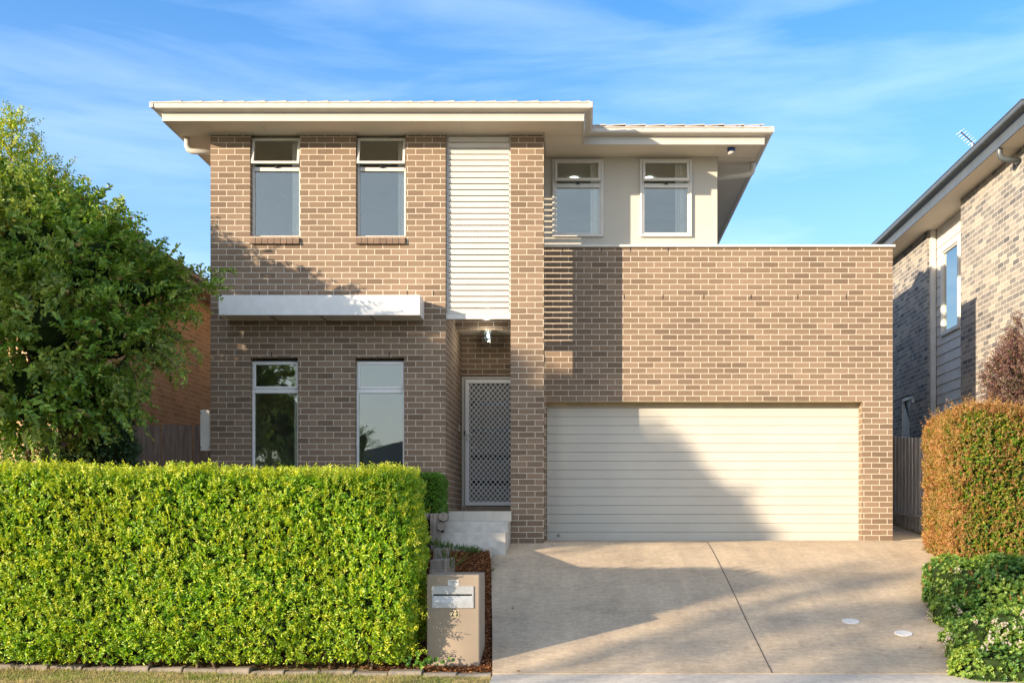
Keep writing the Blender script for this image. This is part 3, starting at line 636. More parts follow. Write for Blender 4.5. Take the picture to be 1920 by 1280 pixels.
mb = MB(); mb.tube([(-1.88, 2.075, 1.22), (-1.88, 2.05, 1.22), (-1.80, 2.045, 1.22)], .01, 8); mb.build('door_lever', M['alu_blue'], fd)
mb = MB(); c = P(859.5, 803, 17.15); mb.box(-2.018, -2.006, c.y-.03, c.y+.03, c.z-.045, c.z+.045); hp('doorbell', mb, M['cream'], bevel=.002)
# porch lamp
c = P(915.5, 616, 16.9); c.z = 3.0
mb = MB(); yl = 1.36; mb.box(c.x-.05, c.x+.05, yl-.05, yl+.05, 3.03, 3.061); mb.tube([(c.x, yl, 3.03), (c.x, yl, 2.995)], .028, 10); lamp = hp('porch_lamp', mb, M['alu_blue'], label='lit glass box lamp under the porch ceiling', bevel=.002)
mb = MB(); gx0, gx1, gy0, gy1, g0, g1 = c.x-.058, c.x+.058, yl-.058, yl+.058, 2.845, 3.028
for q in ((gx0, gx1, gy0, gy0+.004), (gx0, gx1, gy1-.004, gy1), (gx0, gx0+.004, gy0+.004, gy1-.004), (gx1-.004, gx1, gy0+.004, gy1-.004)): mb.box(*q, g0, g1)
mb.box(gx0, gx1, gy0, gy1, g0-.004, g0); mb.build('lamp_glass', M['glass_lamp'], lamp)
mb = MB(); mb.tube([(c.x, yl, 2.993), (c.x, yl, 2.975), (c.x, yl, 2.955), (c.x, yl, 2.925), (c.x, yl, 2.905)], [.008, .014, .020, .019, .006], 12); mb.build('bulb', M['lamp'], lamp)
pl = bpy.data.lights.new('porch_bulb', 'POINT'); pl.energy = 3; pl.color = (1, .92, .78); pl.shadow_soft_size = .03; po = bpy.data.objects.new('porch_bulb', pl); COL.objects.link(po); po.location = (c.x, yl-.25, 2.86)
# garage door: sectional panels with V grooves
mb = MB(); gx0, gx1 = -.585, 4.30; y = 1.105; z = -.305; rows = 16; hgt = .1385
for r_ in range(rows):
    a, b = z+r_*hgt, z+(r_+1)*hgt
    if a > 1.86: break
    mb.prism([(y+.012, a), (y+.0, a+.006), (y, b-.004), (y+.012, b), (y+.04, b), (y+.04, a)], gx0, gx1)
gd = hp('garage_door', mb, M['garage'])
mb = MB(); mb.box(gx0, gx1, y+.0, y+.05, -.345, -.306); mb.build('bottom_seal', M['black'], gd)
mb = MB()
lx, lz = -.40, -.222
for dx, dz in ((0, .017), (0, -.017), (.02, 0), (-.02, 0)): mb.face([(lx+dx-.013, y-.003, lz+dz), (lx+dx, y-.003, lz+dz-.011), (lx+dx+.013, y-.003, lz+dz), (lx+dx, y-.003, lz+dz+.011)])
mb.build('maker_emblem', M['dark'], gd)
mb = MB(); mb.box(-.576, 4.29, .895, 1.10, 1.846, 1.851); mb.box(-.576, 4.29, 1.075, 1.10, 1.79, 1.846); hp('lintel', mb, plain('lintel_paint', (.46, .38, .24), None, 5, .6, .3))
mb = MB(); c = P(1024, 972, 16.35); mb.box(-.572, -.54, .93, .95, -.06, .10); hp('keypad', mb, M['cream'])
# meter box on the side wall
mb = MB(); mb.box(-5.61, -5.452, .03, .6, 1.03, 1.63); mbx = hp('meter_box', mb, M['white'], bevel=.004)
for xx in (-5.6, -5.475):
    for zz in (1.08, 1.58): MB().tube([(xx, .032, zz), (xx, .024, zz)], .008, 8).build('screw', M['dark'], mbx)
mb = MB(); mb.tube([(-5.54, .8, 1.05), (-5.54, .8, -.2)], .025, 8); hp('conduit', mb, M['dark'])

# ------------------------------------------------------------------ strip in front of the steps, retained bed, fences
mb = MB(); mb.box(-2.0, -1.27, -1.1, -.80, -.6, -.345); tag(mb.build('step_footing', M['stepconc'], bevel=.01), kind='structure')
mb = MB(); mb.box(-9, -2.14, -3.9, -.01, -1.3, .02); mb.box(-9, -5.46, -.01, 10, -.5, .12); tag(mb.build('raised_garden_bed', M['mulchbase']), kind='structure')
rw = thing('retaining_wall', (-1.9, -2.2, -.7), 'weathered grey timber retaining wall of posts and sleepers beside the mulch', 'retaining wall')
def pbox(px0, px1, py0, d, dep, h):
    a, b = P(px0, py0, d), P(px1, py0, d); return (a.x, b.x, a.y, a.y+dep, a.z-h, a.z)
for q_ in (pbox(806, 825, 962, 14.55, .12, .62), pbox(812, 822.5, 1027.5, 13.55, .10, .5)):
    mb = MB(); mb.box(*q_); mb.build('post', M['sleeper'], rw, bevel=.012)
for (a, b, r_) in ((P(831, 968, 14.45), P(834, 968, 15.3), .062), (P(828, 986, 14.5), P(829, 986, 15.3), .062), (P(790, 968, 14.7), P(806, 968, 14.7), .055)):
    mb = MB(); mb.tube([a, b], r_, 10); mb.build('log', M['sleeper'], rw)
for q_ in (pbox(823, 836, 1028.5, 13.7, .9, .16), pbox(823, 834, 1046, 13.72, .9, .2), pbox(806, 836, 1049, 12.6, .9, .2), pbox(804, 833, 1068, 12.55, .9, .2)):
    mb = MB(); mb.box(*q_); mb.build('sleeper', M['sleeper'], rw, bevel=.012)

def fence(name, pts, z_of, h, m, label, wd=.1, seed=0):
    r_ = random.Random(seed); a, b = Vector(pts[0]), Vector(pts[1]); L_ = (b-a).length; d = (b-a)/L_; n = Vector((d.y, -d.x))
    root = thing(name, (a.x, a.y, z_of(a)), label, 'fence'); mb = MB(); t = 0; k = 0
    while t < L_:
        w = wd*r_.uniform(.93, 1.0); c = a+d*(t+w/2); zz = z_of(c); ang = math.atan2(d.y, d.x); rot = Matrix.Rotation(ang, 3, 'Z') @ Matrix.Rotation(r_.uniform(-.012, .012), 3, 'Y')
        o = n*(.012 if k % 2 else 0); cc = Vector((c.x+o.x, c.y+o.y, zz)); top = zz+h(c)+r_.uniform(-.012, .012)
        mb.box(cc.x-w/2, cc.x+w/2, cc.y-.008, cc.y+.008, zz+.04+r_.uniform(-.01, .02), top, rot, cc); t += wd*.97; k += 1
    mb.build('paling', m, root)
    for zz in (.35, 1.25):
        mb = MB()
        A = a-n*.04; B = b-n*.04; mb.tube([(A.x, A.y, z_of(a)+zz), (B.x, B.y, z_of(b)+zz)], .03, 4, smooth=False); mb.build('rail', m, root); return root
zr = lambda c: gz(c.y)+.02
fr = fence('paling_fence', [(5.55, .5), (5.55, 12)], zr, lambda c: 1.60, M['paling'], 'weathered grey paling fence between the garage and the grey brick house', seed=3)
fence('paling_fence', [(-7.3, 1.6), (-5.95, 1.6)], lambda c: -.05, lambda c: 1.60, M['paling_dark'], 'dark weathered paling fence between the hedge top and the tan brick wall', .13, seed=4)

# ------------------------------------------------------------------ neighbour on the right
nb = thing('neighbouring_house', (6.55, -.2, 0), 'grey and beige brick house with charcoal gutter on the right edge', 'house')
def np_(name, mb, m, label=None, bevel=0, parent=nb, uvo=(7.2, 1.3, 0)): 
    o = mb.build(name, m, parent, uvo=uvo, bevel=bevel)
    if label: o['label'] = label
    return o
NS = 5.59
mb = MB(); mb.box(6.55, 6.75, -.2, 2.97, -.5, NS); mb.box(6.75, 13, -.2, 0, -.5, NS); mb.box(6.62, 6.83, 4.98, 6.11, -.5, NS); mb.box(6.62, 6.83, 6.72, 16, -.5, NS); mb.box(6.62, 6.83, 6.11, 6.72, 2.58, NS)
np_('brick_wall', mb, M['brick_grey'], uvo=(6.55, -.23, .02))
mb = MB(); z = -.4
while z < NS-.02:
    t = min(z+.187, NS)
    segs = [(2.97, 4.98)] if (t < 3.56 or z > 5.02) else [(2.97, 3.65), (4.53, 4.98)]
    for a, b in segs: mb.prism([(6.755, z), (6.77, z+.004), (6.77, t), (6.782, t), (6.782, z)], a, b, 'y')
    z += .187
np_('weatherboard', mb, M['white']); mb = MB(); mb.box(6.66, 6.753, 4.885, 4.978, -.5, NS); np_('corner_board', mb, M['white'])
mb = MB()
def ybars(mb, x0, x1, ya, yb, z0, z1, w): mb.box(x0, x1, ya, yb, z0, z0+w); mb.box(x0, x1, ya, yb, z1-w, z1); mb.box(x0, x1, ya, ya+w, z0+w, z1-w); mb.box(x0, x1, yb-w, yb, z0+w, z1-w)
ybars(mb, 6.73, 6.83, 3.61, 4.57, 3.48, 5.11, .055); nw = np_('window', mb, M['white'], bevel=.003)
mb = MB(); ybars(mb, 6.755, 6.80, 3.666, 4.514, 3.536, 5.054, .03); mb.build('sash', M['alu'], nw)
mb = MB(); mb.box(6.78, 6.786, 3.69, 4.49, 3.56, 5.03); mb.build('pane', glass('side_glass', .45, (.6, .65, .7)), nw)
mb = MB(); mb.box(6.80, 6.81, 4.22, 4.47, 3.56, 4.95); mb.build('vertical_blind', M['blind'], nw)
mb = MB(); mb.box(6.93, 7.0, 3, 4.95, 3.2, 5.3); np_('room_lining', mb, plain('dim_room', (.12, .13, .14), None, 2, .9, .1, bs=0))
NP = [(6.19, 18), (6.19, -.65), (13, -.65)]
mb = MB(); mb.sweep(NP, [(-.02, NS-.01), (0, NS-.01), (0, NS+.18), (-.02, NS+.18)]); np_('fascia', mb, M['grey_gutter'])
mb = MB(); mb.sweep(NP, [(o, z+NS-5.655+.05) for o, z in GPf]); np_('gutter', mb, M['grey_gutter'])
mb = MB(); mb.box(6.20, 13, -.64, 18, NS+.002, NS+.02); np_('soffit', mb, M['soffit'])
mb = MB(); hip(mb, 6.21, 13, -.63, 18, NS+.19, 20); np_('tile_roof', mb, M['tile'])
mb = MB(); mb.tube([(6.24, .45, NS+.18), (6.24, .45, NS-.07), (6.26, .45, NS-.13), (6.32, .45, NS-.16), (6.55, .45, NS-.18)], .044, 12); np_('downpipe', mb, M['grey_gutter'])
mb = MB(); mb.box(6.64, 6.71, 6.12, 6.18, -.3, 2.55); mb.box(6.64, 6.71, 6.64, 6.70, -.3, 2.55); mb.box(6.64, 6.71, 6.18, 6.64, 2.49, 2.55); ndoor = np_('side_door', mb, M['white'])
mb = MB()
for k in range(40):
    z = -.2+k*.1; a = Vector((6.66, 6.18, z)); b = Vector((6.66, 6.64, z+.55))
    if b.z < 2.49: mb.tube([a, b], .011, 4, smooth=False)
mb.build('diamond_grille', M['white'], ndoor); mb = MB(); mb.box(6.69, 6.71, 6.18, 6.64, -.3, 2.49); mb.build('door_panel', M['dark'], ndoor)
mb = MB(); mb.box(6.585, 6.62, 5.78, 5.85, 2.38, 2.47); mb.tube([(6.60, 5.81, 2.47), (6.52, 5.80, 2.45)], .032, 10); np_('security_camera', mb, M['white'])
mb = MB(); mb.box(6.612, 6.62, 5.8, 5.91, 3.23, 3.35); np_('wall_vent', mb, M['dark'])
# television aerial
A, B = P(1801, 247, 17.9), P(1823, 267, 18.5)
an = thing('television_aerial', (B.x, B.y, B.z-.6), 'small spiky television aerial above the charcoal gutter against the sky', 'aerial')
mb = MB(); mb.tube([A, B, B+(B-A)*.4], .010, 6); mb.build('boom', M['dark'], an)
mb = MB(); mb.tube([B, B-Vector((0, 0, .75))], .014, 6); mb.build('mast', M['alu_blue'], an)
dd = (B-A).normalized(); sv = Vector((.62, -.15, .30)).normalized()
mb = MB()
for k in range(6):
    c = A+(B-A)*(k/5.0); u = dd.cross(Vector((0, 0, 1))).normalized()
    mb = MB().tube([c-sv*.075-Vector((0, 0, .014)), c, c+sv*.075+Vector((0, 0, .014))], .0045, 5); mb.build('element', M['alu_blue'], an)

# ------------------------------------------------------------------ neighbour on the left
nl = thing('neighbouring_house', (-7.4, 0, 0), 'tan orange brick house behind the tree on the left', 'house')
mb = MB(); mb.box(-7.6, -7.4, -.3, 14, -.5, 4.30); mb.box(-15, -7.6, -.3, -.1, -.5, 4.30); mb.build('brick_wall', M['brick_tan'], nl, uvo=(0, -.3, 0))
LPth = [(-15, -.75), (-7.08, -.75), (-7.08, 14)]
mb = MB(); mb.sweep(LPth, [(-.02, 4.29), (0, 4.29), (0, 4.42), (-.02, 4.42)]); mb.build('fascia', M['cream'], nl)
mb = MB(); mb.sweep(LPth, [(o*.8, z-5.862+4.46) for o, z in GPf]); mb.build('gutter', plain('taupe_gutter', (.24, .20, .165), None, 4, .5, .4), nl)
mb = MB(); mb.box(-15, -7.09, -.74, 14, 4.302, 4.315); mb.build('soffit', M['soffit'], nl)
mb = MB(); hip(mb, -15, -7.1, -.73, 14, 4.44, 20); mb.build('tile_roof', M['tile'], nl)
mb = MB(); mb.tube([(-7.12, 1.6, 4.35), (-7.12, 1.6, 4.12), (-7.2, 1.6, 4.05), (-7.4, 1.6, 4.0)], .04, 10); mb.build('downpipe', M['cream'], nl)

# ------------------------------------------------------------------ letterbox
LY = CAMY+10.42; LB = Vector((-1.28, LY, gz(LY)))
lb = thing('letterbox', LB, 'taupe rendered pillar letterbox numbered 20 beside the driveway', 'letterbox')
mb = MB(); mb.box(-1.543, -1.025, LY, LY+.56, gz(LY)-.2, -.523); mb.build('pillar', M['letterbox'], lb, bevel=.012)
q = lambda px, py: P(px, py, 10.42)
a, b = q(810, 1098), q(888, 1139); yf = LY
mb = MB(); bars(mb, a.x, b.x, b.z, a.z, yf-.012, yf-.002, .012); s0, s1 = q(813.5, 1113), q(884, 1126)
mb.box(a.x+.012, b.x-.012, yf-.010, yf-.002, s0.z+.0, a.z-.012); mb.box(a.x+.012, b.x-.012, yf-.010, yf-.002, b.z+.012, s1.z-.012)
mb.prism([(yf-.010, s1.z-.012), (yf-.002, s1.z-.012), (yf-.001, s0.z-.018), (yf-.004, s0.z-.018)], a.x+.014, b.x-.014); mb.build('mail_plate', plain('brushed_steel', (.60, .62, .63), (.50, .52, .53), 14, .32, .5, metal=.35), lb)
mb = MB(); mb.box(s0.x, s1.x, yf-.0035, yf-.0015, s0.z-.016, s0.z-.001); mb.build('slot', M['black'], lb)
a, b = q(839.8, 1086.5), q(860, 1097); mb = MB(); mb.box(a.x, b.x, yf-.004, yf-.001, b.z, a.z); stk = mb.build('sticker', plain('sticker_white', (.68, .70, .68), None, 9, .4, .4), lb)
for px0, px1 in ((844.8, 852.4), (852.9, 860.4)):
    a, b = q(px0, 1143.5), q(px1, 1156.5); mb = MB(); mb.box(a.x, b.x, yf-.005, yf-.001, b.z, a.z); mb.build('number_tile', M['ivory'], lb, bevel=.0015)
def text(s, c, size, m, parent, y, name='lettering', sx=1.0):
    size *= 1.263
    cu = bpy.data.curves.new('t', 'FONT'); cu.body = s; cu.size = size; cu.align_x = 'CENTER'; cu.align_y = 'CENTER'; cu.extrude = .0006; cu.offset = size*.022 if size > .03 else 0
    to = bpy.data.objects.new('t', cu); COL.objects.link(to); dg = bpy.context.evaluated_depsgraph_get(); me = bpy.data.meshes.new_from_object(to.evaluated_get(dg)); bpy.data.objects.remove(to)
    me.transform(Matrix.Translation((c.x, y, c.z)) @ Matrix.Rotation(R(90), 4, 'X') @ Matrix.Scale(sx, 4, (1, 0, 0))); me.materials.clear(); return link(name, me, m, parent)
text('2', q(848.7, 1150), .062, M['black'], lb, yf-.0062, sx=.72); text('0', q(856.7, 1150), .062, M['black'], lb, yf-.0062, sx=.62)
text('NO JUNK MAIL', q(850, 1090.3), .0125, M['dark'], lb, yf-.0048, sx=.82); text('THANK YOU', q(850.5, 1093.8), .008, M['dark'], lb, yf-.0048)

# ------------------------------------------------------------------ small things
ORD = 'first second third fourth fifth sixth seventh eighth ninth tenth eleventh twelfth thirteenth fourteenth fifteenth'.split()
proto = None
for k in range(15):
    x = -1.05-.335*k; d = 10.24+.05*(-x-.9); c = Vector((x, CAMY+d, gz(CAMY+d)))
    if proto is None:
        mb = MB(); mb.prism([(-.07, -.06), (.07, -.06), (.07, .035), (.045, .05), (-.045, .046), (-.07, .028)], -.161, .161)
        me = bpy.data.meshes.new('edging_block'); me.from_pydata(mb.v, [], mb.f); o = bpy.data.objects.new('edging_block', me); COL.objects.link(o); me.materials.append(M['paver'])
        bv = o.modifiers.new('bevel', 'BEVEL'); bv.width = .008; bv.segments = 2; proto = o
    else: o = proto.copy(); COL.objects.link(o)
    o.location = c+Vector((0, random.uniform(-.014, .014), random.uniform(-.03, -.005))); o.rotation_euler = (random.uniform(-.06, .06), random.uniform(-.04, .04), -.042+random.uniform(-.03, .03))
    tag(o, 'grey concrete edging block, %s from the driveway' % ORD[k], 'edging block', 'edging blocks between hedge and lawn')
def on_drive(px, py):
    lo, hi = 9.0, 16.5
    for _ in range(40):
        m_ = (lo+hi)/2
        if (CYP-py)/F*m_ > gz(CAMY+m_)+.05: lo = m_
        else: hi = m_
    return P(px, py, (lo+hi)/2)
for px, py, lab in ((1595, 1164.5, 'round white plastic cover on the driveway, the farther of two'), (1694, 1187, 'round white plastic cover on the driveway, nearest the flowering shrub')):
    c = on_drive(px, py); mb = MB(); mb.tube([(0, 0, 0), (0, 0, .004), (0, 0, .007)], [.097, .097, .09], 28, smooth=False)
    for k in range(4): a_ = k*math.pi/2+.5; mb.tube([(.075*math.cos(a_), .075*math.sin(a_), .005), (.075*math.cos(a_), .075*math.sin(a_), .0085)], .006, 6)
    o = mb.build('drain_cover', bpy.data.materials.get('white_plastic') or plain('white_plastic', (.74, .74, .70), None, 20, .5, .4)); o.location = c+Vector((0, 0, .002)); o.rotation_euler = (R(12.5), 0, 0); tag(o, lab, 'drain cover', 'white covers set in the driveway')
def lump(name, c, r, m, seed=0):
    bm = bmesh.new(); bmesh.ops.create_icosphere(bm, subdivisions=3, radius=1); rr = random.Random(seed)
    pts = np.array([v.co[:] for v in bm.verts]); w = vnoise(pts, 1.6, seed)*.18
    for v, k in zip(bm.verts, w): v.co = Vector((v.co.x*r[0], v.co.y*r[1], v.co.z*r[2]))*(1+float(k))
    me = bpy.data.meshes.new(name); bm.to_mesh(me); bm.free(); me.polygons.foreach_set('use_smooth', [True]*len(me.polygons)); o = link(name, me, m); o.location = c; return o
tag(lump('pebble', on_drive(1038, 1021.5)+Vector((0, 0, .008)), (.026, .016, .013), M['pebble'], 3), 'small pale pebble on the concrete before the garage door', 'pebble')
def dead_leaf(px, py, s, lab):
    c = on_drive(px, py)+Vector((0, 0, .004)); mb = MB(); n = 6
    for k in range(n):
        t0, t1 = k/n, (k+1)/n; w0, w1 = math.sin(t0*math.pi)*.4, math.sin(t1*math.pi)*.4; f = lambda t, w: ((t-.5)*s, w*s, abs(w)*s*.55+.02*s*math.sin(t*5)+(t**2)*s*.3)
        mb.face([f(t0, 0), f(t1, 0), f(t1, w1), f(t0, w0)]); mb.face([f(t0, -w0), f(t1, -w1), f(t1, 0), f(t0, 0)])
    o = mb.build('fallen_leaf', M['litter']); o.location = c; o.rotation_euler = (0, 0, random.uniform(0, 6)); tag(o, lab, 'leaf')
dead_leaf(962, 1141, .05, 'curled brown leaf on the driveway right of the letterbox'); dead_leaf(971, 1259, .05, 'curled brown leaf at the street edge of the driveway')
dead_leaf(1725, 1215, .035, 'small brown leaf on the driveway by the flowering shrub')
# recycling bin behind the hedge
bl = P(245, 868, 15.0); bt = thing('wheelie_bin', (bl.x-.1, bl.y, -.12), 'bin whose yellow lid peeks above the hedge in front of the tan wall', 'bin')
mb = MB(); x0 = P(192, 868, 15).x; x1 = P(252, 868, 15).x; zt = P(0, 869, 15).z
mb.prism([(x0+.04, -.1), (x1-.04, -.1), (x1, zt-.03), (x0, zt-.03)], bl.y, bl.y+.5, 'y'); mb.build('body', M['bin'], bt)
mb = MB(); prof = [(x0-.02, zt-.03), (x1+.02, zt-.03), (x1+.02, zt-.012)]+[(x1+.02-(x1-x0+.04)*k/10, zt-.012+.028*math.sin(k/10*math.pi)) for k in range(1, 10)]+[(x0-.02, zt-.012)]
mb.prism(prof, bl.y-.03, bl.y+.54, 'y'); mb.build('lid', M['lid'], bt)

# ------------------------------------------------------------------ planting
def trunk_mb(mb, a, b, r0, r1, n=7, wob=.05, seed=0):
    rr = random.Random(seed); a, b = Vector(a), Vector(b); pts = []; rad = []
    for k in range(n):
        t = k/(n-1); o = Vector((rr.uniform(-wob, wob), rr.uniform(-wob, wob), 0))*math.sin(t*math.pi); pts.append(a.lerp(b, t)+o); rad.append(r0+(r1-r0)*t)
    mb.tube(pts, rad, 7)
def spr(name, base, ax, n, ln, L, Wd, m, parent, **kw):
    p, d, nr, l, w = sprigs(base, ax, n, ln, L, Wd, **kw); return leaves(name, p, d, nr, l, w, m, parent)

# big hedge on the left
hx0, hx1, hy0, hy1, hz0, hz1 = -7.3, -1.68, CAMY+10.14, CAMY+11.20, -1.36, .455
hg = thing('hedge', (-3.6, hy0+.45, gz(hy0)), 'long bright yellow-green clipped hedge along the lawn edge', 'hedge')
core_box('twig_core', hx0+.05, hx1-.05, hy0+.05, hy1-.03, hz0+.22, hz1-.02, .07, M['core'], hg)
def hedge_z(q): return q
pp, nv = boxpts(hx0, hx1, hy0, hy1, hz0, hz1, {'f': 1150, 't': 850, 'r': 1000, 'b': 120}, 'ftrb', r=.12, bulge=.05, seed=4, taper=.13)
ax = nv*.55+np.array([0, 0, .65])+rng.normal(size=pp.shape)*.42
dep = rng.random(len(pp))**1.5*.10
spr('foliage', pp-nv*dep[:, None]-unit(ax)*.035, ax, 7, rng.uniform(.05, .085, len(pp)), .041, .0195, M['leaf_hedge'], hg, spread=.85, jitter=.4, out=nv, ow=.9)
pp, nv = boxpts(hx0, hx1, hy0, hy1, hz0+.1, hz1, {'f': 170, 't': 330, 'r': 50}, 'ftr', r=.12, bulge=.05, seed=4, taper=.13)
ax = nv*.4+np.array([0, 0, 1.0])+rng.normal(size=pp.shape)*.35
spr('new_shoots', pp, ax, 9, rng.uniform(.06, .12, len(pp)), .032, .016, M['leaf_tip'], hg, spread=.8, jitter=.3, out=nv, ow=.7)
pp, nv = boxpts(hx0, hx1, hy0, hy1, hz0+.1, hz1, {'t': 75, 'f': 8}, 'tf', r=.12, bulge=.05, seed=4)
spr('tall_shoots', pp, nv*.2+np.array([0, 0, 1.0])+rng.normal(size=pp.shape)*.28, 11, rng.uniform(.09, .15, len(pp)), .040, .018, M['leaf_tip'], hg, spread=.85, jitter=.25)
n_ = 70; cb = np.stack([rng.uniform(-1.76, -1.62, n_), rng.uniform(hy0-.02, hy0+.3, n_), rng.uniform(-1.3, .25, n_)], 1)
spr('side_foliage', cb, np.stack([rng.uniform(.3, 1, n_), rng.uniform(-.6, .1, n_), rng.uniform(-.1, .5, n_)], 1), 9, rng.uniform(.09, .16, n_), .036, .016, M['leaf_tip'], hg, spread=.8)
mb = MB(); rr = random.Random(5)
for k in range(26):
    mb = MB()
    x = rr.uniform(-6.3, -1.9); trunk_mb(mb, (x, hy0+.3+rr.uniform(-.1, .2), gz(hy0+.2)-.03), (x+rr.uniform(-.12, .12), hy0+.25, -.9), .016, .010, seed=k); mb.build('stem', M['bark'], hg)

# leaf litter strip below the hedge
n = 4200; x = rng.uniform(-6.4, -1.58, n); dd_ = rng.uniform(10.32, 10.8, n)+.04*(-x-.9); p = np.stack([x, CAMY+dd_, np.array([gz(CAMY+v) for v in dd_])+rng.uniform(.0, .03, n)], 1)
tag(leaves('leaf_litter', p, rng.normal(size=(n, 3))*[1, 1, .2], rng.normal(size=(n, 3))*.4+[0, 0, 1], rng.uniform(.025, .055, n), rng.uniform(.012, .028, n), M['litter']), kind='stuff')

# clipped box bush behind the hedge
bb = P(800, 920, 14.95); bx = thing('box_bush', (-2.4, bb.y, .02), 'small clipped dark green bush between the hedge end and the porch steps', 'bush')
bx0, bx1, by0, by1, bz0, bz1 = -3.0, -1.985, bb.y-.30, bb.y+.42, .12, P(0, 889, 14.8).z
core_box('twig_core', bx0, bx1, by0, by1, bz0, bz1, .06, M['core'], bx, .03, 8)
pp, nv = boxpts(bx0, bx1, by0, by1, bz0, bz1, 1500, 'ftr', r=.14, bulge=.03, seed=8)
spr('foliage', pp-nv*(rng.random(len(pp))[:, None]*.06), nv+rng.normal(size=pp.shape)*.5+[0, 0, .3], 7, .06, .032, .019, M['leaf_box'], bx, spread=.8, jitter=.35)

# bronze-tipped hedge on the right
rx0, rx1, ry0, ry1, rz0, rz1 = 4.85, 7.4, CAMY+13.7, CAMY+15.25, -.85, 1.42
rh = thing('hedge', (6.1, ry0+.8, gz(ry0)), 'tall clipped hedge with orange bronze tips along the driveway right side', 'hedge')
core_box('twig_core', rx0+.03, rx1, ry0+.03, ry1, rz0, rz1-.03, .07, M['core'], rh, .06, 12)
pp, nv = boxpts(rx0, rx1, ry0, ry1, rz0, rz1, {'f': 1300, 't': 700, 'l': 700}, 'ftl', r=.30, bulge=.12, seed=12)
spr('foliage', pp-nv*(rng.random(len(pp))[:, None]**1.5*.09), nv*.6+[0, 0, .5]+rng.normal(size=pp.shape)*.5, 6, rng.uniform(.04, .08, len(pp)), .036, .017, M['leaf_lilly'], rh, spread=.7, jitter=.4, out=nv, ow=.7)
pp, nv = boxpts(rx0, rx1, ry0, ry1, rz0, rz1, {'f': 360, 't': 900, 'l': 1150}, 'ftl', r=.30, bulge=.12, seed=12)
keep = (rng.random(len(pp)) < np.where(nv[:, 1] < -.7, .25+.4*(pp[:, 2] > .75)+.35*(vnoise(pp, 3, 77) > .25)+np.clip(.8-(pp[:, 0]-4.85)*.7, 0, 1), 1)); pp, nv = pp[keep], nv[keep]
spr('bronze_shoots', pp+nv*.012, nv*.7+[0, 0, .6]+rng.normal(size=pp.shape)*.4, 7, rng.uniform(.05, .09, len(pp)), .032, .014, M['leaf_bronze'], rh, spread=.7, jitter=.4, out=nv, ow=.7)
tip = P(1848, 762, 14.0); pp, nv = boxpts(rx0, rx1, ry0, ry1, rz0+.5, rz1, {'f': 22, 't': 90, 'l': 40}, 'ftl', r=.30, bulge=.12, seed=12)
spr('long_shoots', pp, nv*.5+[0, 0, .9]+rng.normal(size=pp.shape)*.4, 10, rng.uniform(.12, .24, len(pp)), .034, .015, M['leaf_bronze'], rh, spread=.75)
base = np.array(tip)[None]+rng.normal(size=(90, 3))*[.09, .09, .05]+[0, 0, -.05]
spr('top_foliage', base, rng.normal(size=base.shape)*.4+[0, 0, 1], 7, .12, .03, .013, M['leaf_bronze'], rh, spread=.6)

# glossy flowering shrub in front of it
sh = thing('flowering_shrub', (4.7, CAMY+11.6, gz(CAMY+11.6)), 'low glossy green shrub with white flower clusters in the bottom right corner', 'shrub')
def blob_pts(blobs, dens, seed=0, hemi=None):
    ps = []; ns = []
    for (c, r) in blobs:
        r = np.array(r if isinstance(r, (tuple, list)) else (r, r, r), float); n = int(dens*4*math.pi*(r.prod()**(2/3)))
        v = unit(rng.normal(size=(n, 3))); p = np.array(c)+v*r; ps.append(p); ns.append(unit(v/r))
    p = np.concatenate(ps); nrm = np.concatenate(ns); inside = np.zeros(len(p), bool)
    for (c, r) in blobs:
        r = np.array(r if isinstance(r, (tuple, list)) else (r, r, r), float); q = ((p-np.array(c))/r); inside |= (q*q).sum(1) < .72
    p, nrm = p[~inside], nrm[~inside]; return p, nrm
def core_blobs(name, blobs, k, m, parent, seed=0):
    bm = bmesh.new()
    for i, (c, r) in enumerate(blobs):
        r = Vector(r if isinstance(r, (tuple, list)) else (r, r, r)); ret = bmesh.ops.create_icosphere(bm, subdivisions=3, radius=1)
        pts = np.array([v.co[:] for v in ret['verts']]); w = vnoise(pts, 2.4, seed+i)*.2+vnoise(pts, 6, seed+i+50)*.1
        for v, q in zip(ret['verts'], w): v.co = Vector(c)+Vector((v.co.x*r.x, v.co.y*r.y, v.co.z*r.z))*k*(1+float(q))
    me = bpy.data.meshes.new(name); bm.to_mesh(me); bm.free(); return link(name, me, m, parent)
SB = [(P(1880, 1130, 12.2), (.70, .75, .56)), (P(1805, 1115, 12.3), (.42, .6, .42)), (P(1870, 1225, 11.3), (.56, .55, .5)), (P(1950, 1215, 11.1), (.6, .55, .55)), (P(2010, 1110, 12.1), (.65, .75, .62)), (P(1822, 1235, 11.3), (.28, .4, .34)), (P(1775, 1085, 12.9), (.26, .5, .30)), (P(1800, 1180, 12.0), (.3, .4, .34)), (P(1900, 1290, 10.8), (.6, .4, .3)), (P(1838, 1222, 10.6), (.34, .36, .34)), (P(1925, 1215, 10.4), (.45, .4, .42)), (P(1850, 1255, 10.1), (.36, .3, .26)), (P(1800, 1215, 11.0), (.22, .3, .28)), (P(1772, 1165, 11.8), (.18, .3, .28)), (P(1950, 1262, 10.0), (.4, .3, .3)), (P(1780, 1140, 12.2), (.24, .4, .3))]
core_blobs('twig_core', SB, .86, M['core'], sh, 3)
pp, nv = blob_pts(SB, 780)
bp = pp-nv*(rng.random(len(pp))[:, None]*.07); k = 8      # rosettes
ang = np.linspace(0, 2*math.pi, k, endpoint=False)[None]+rng.uniform(0, 6, (len(bp), 1)); ax = unit(nv*.7+[0, 0, .5]+rng.normal(size=nv.shape)*.35)
u = unit(np.cross(ax, rng.normal(size=ax.shape))); w = np.cross(ax, u)
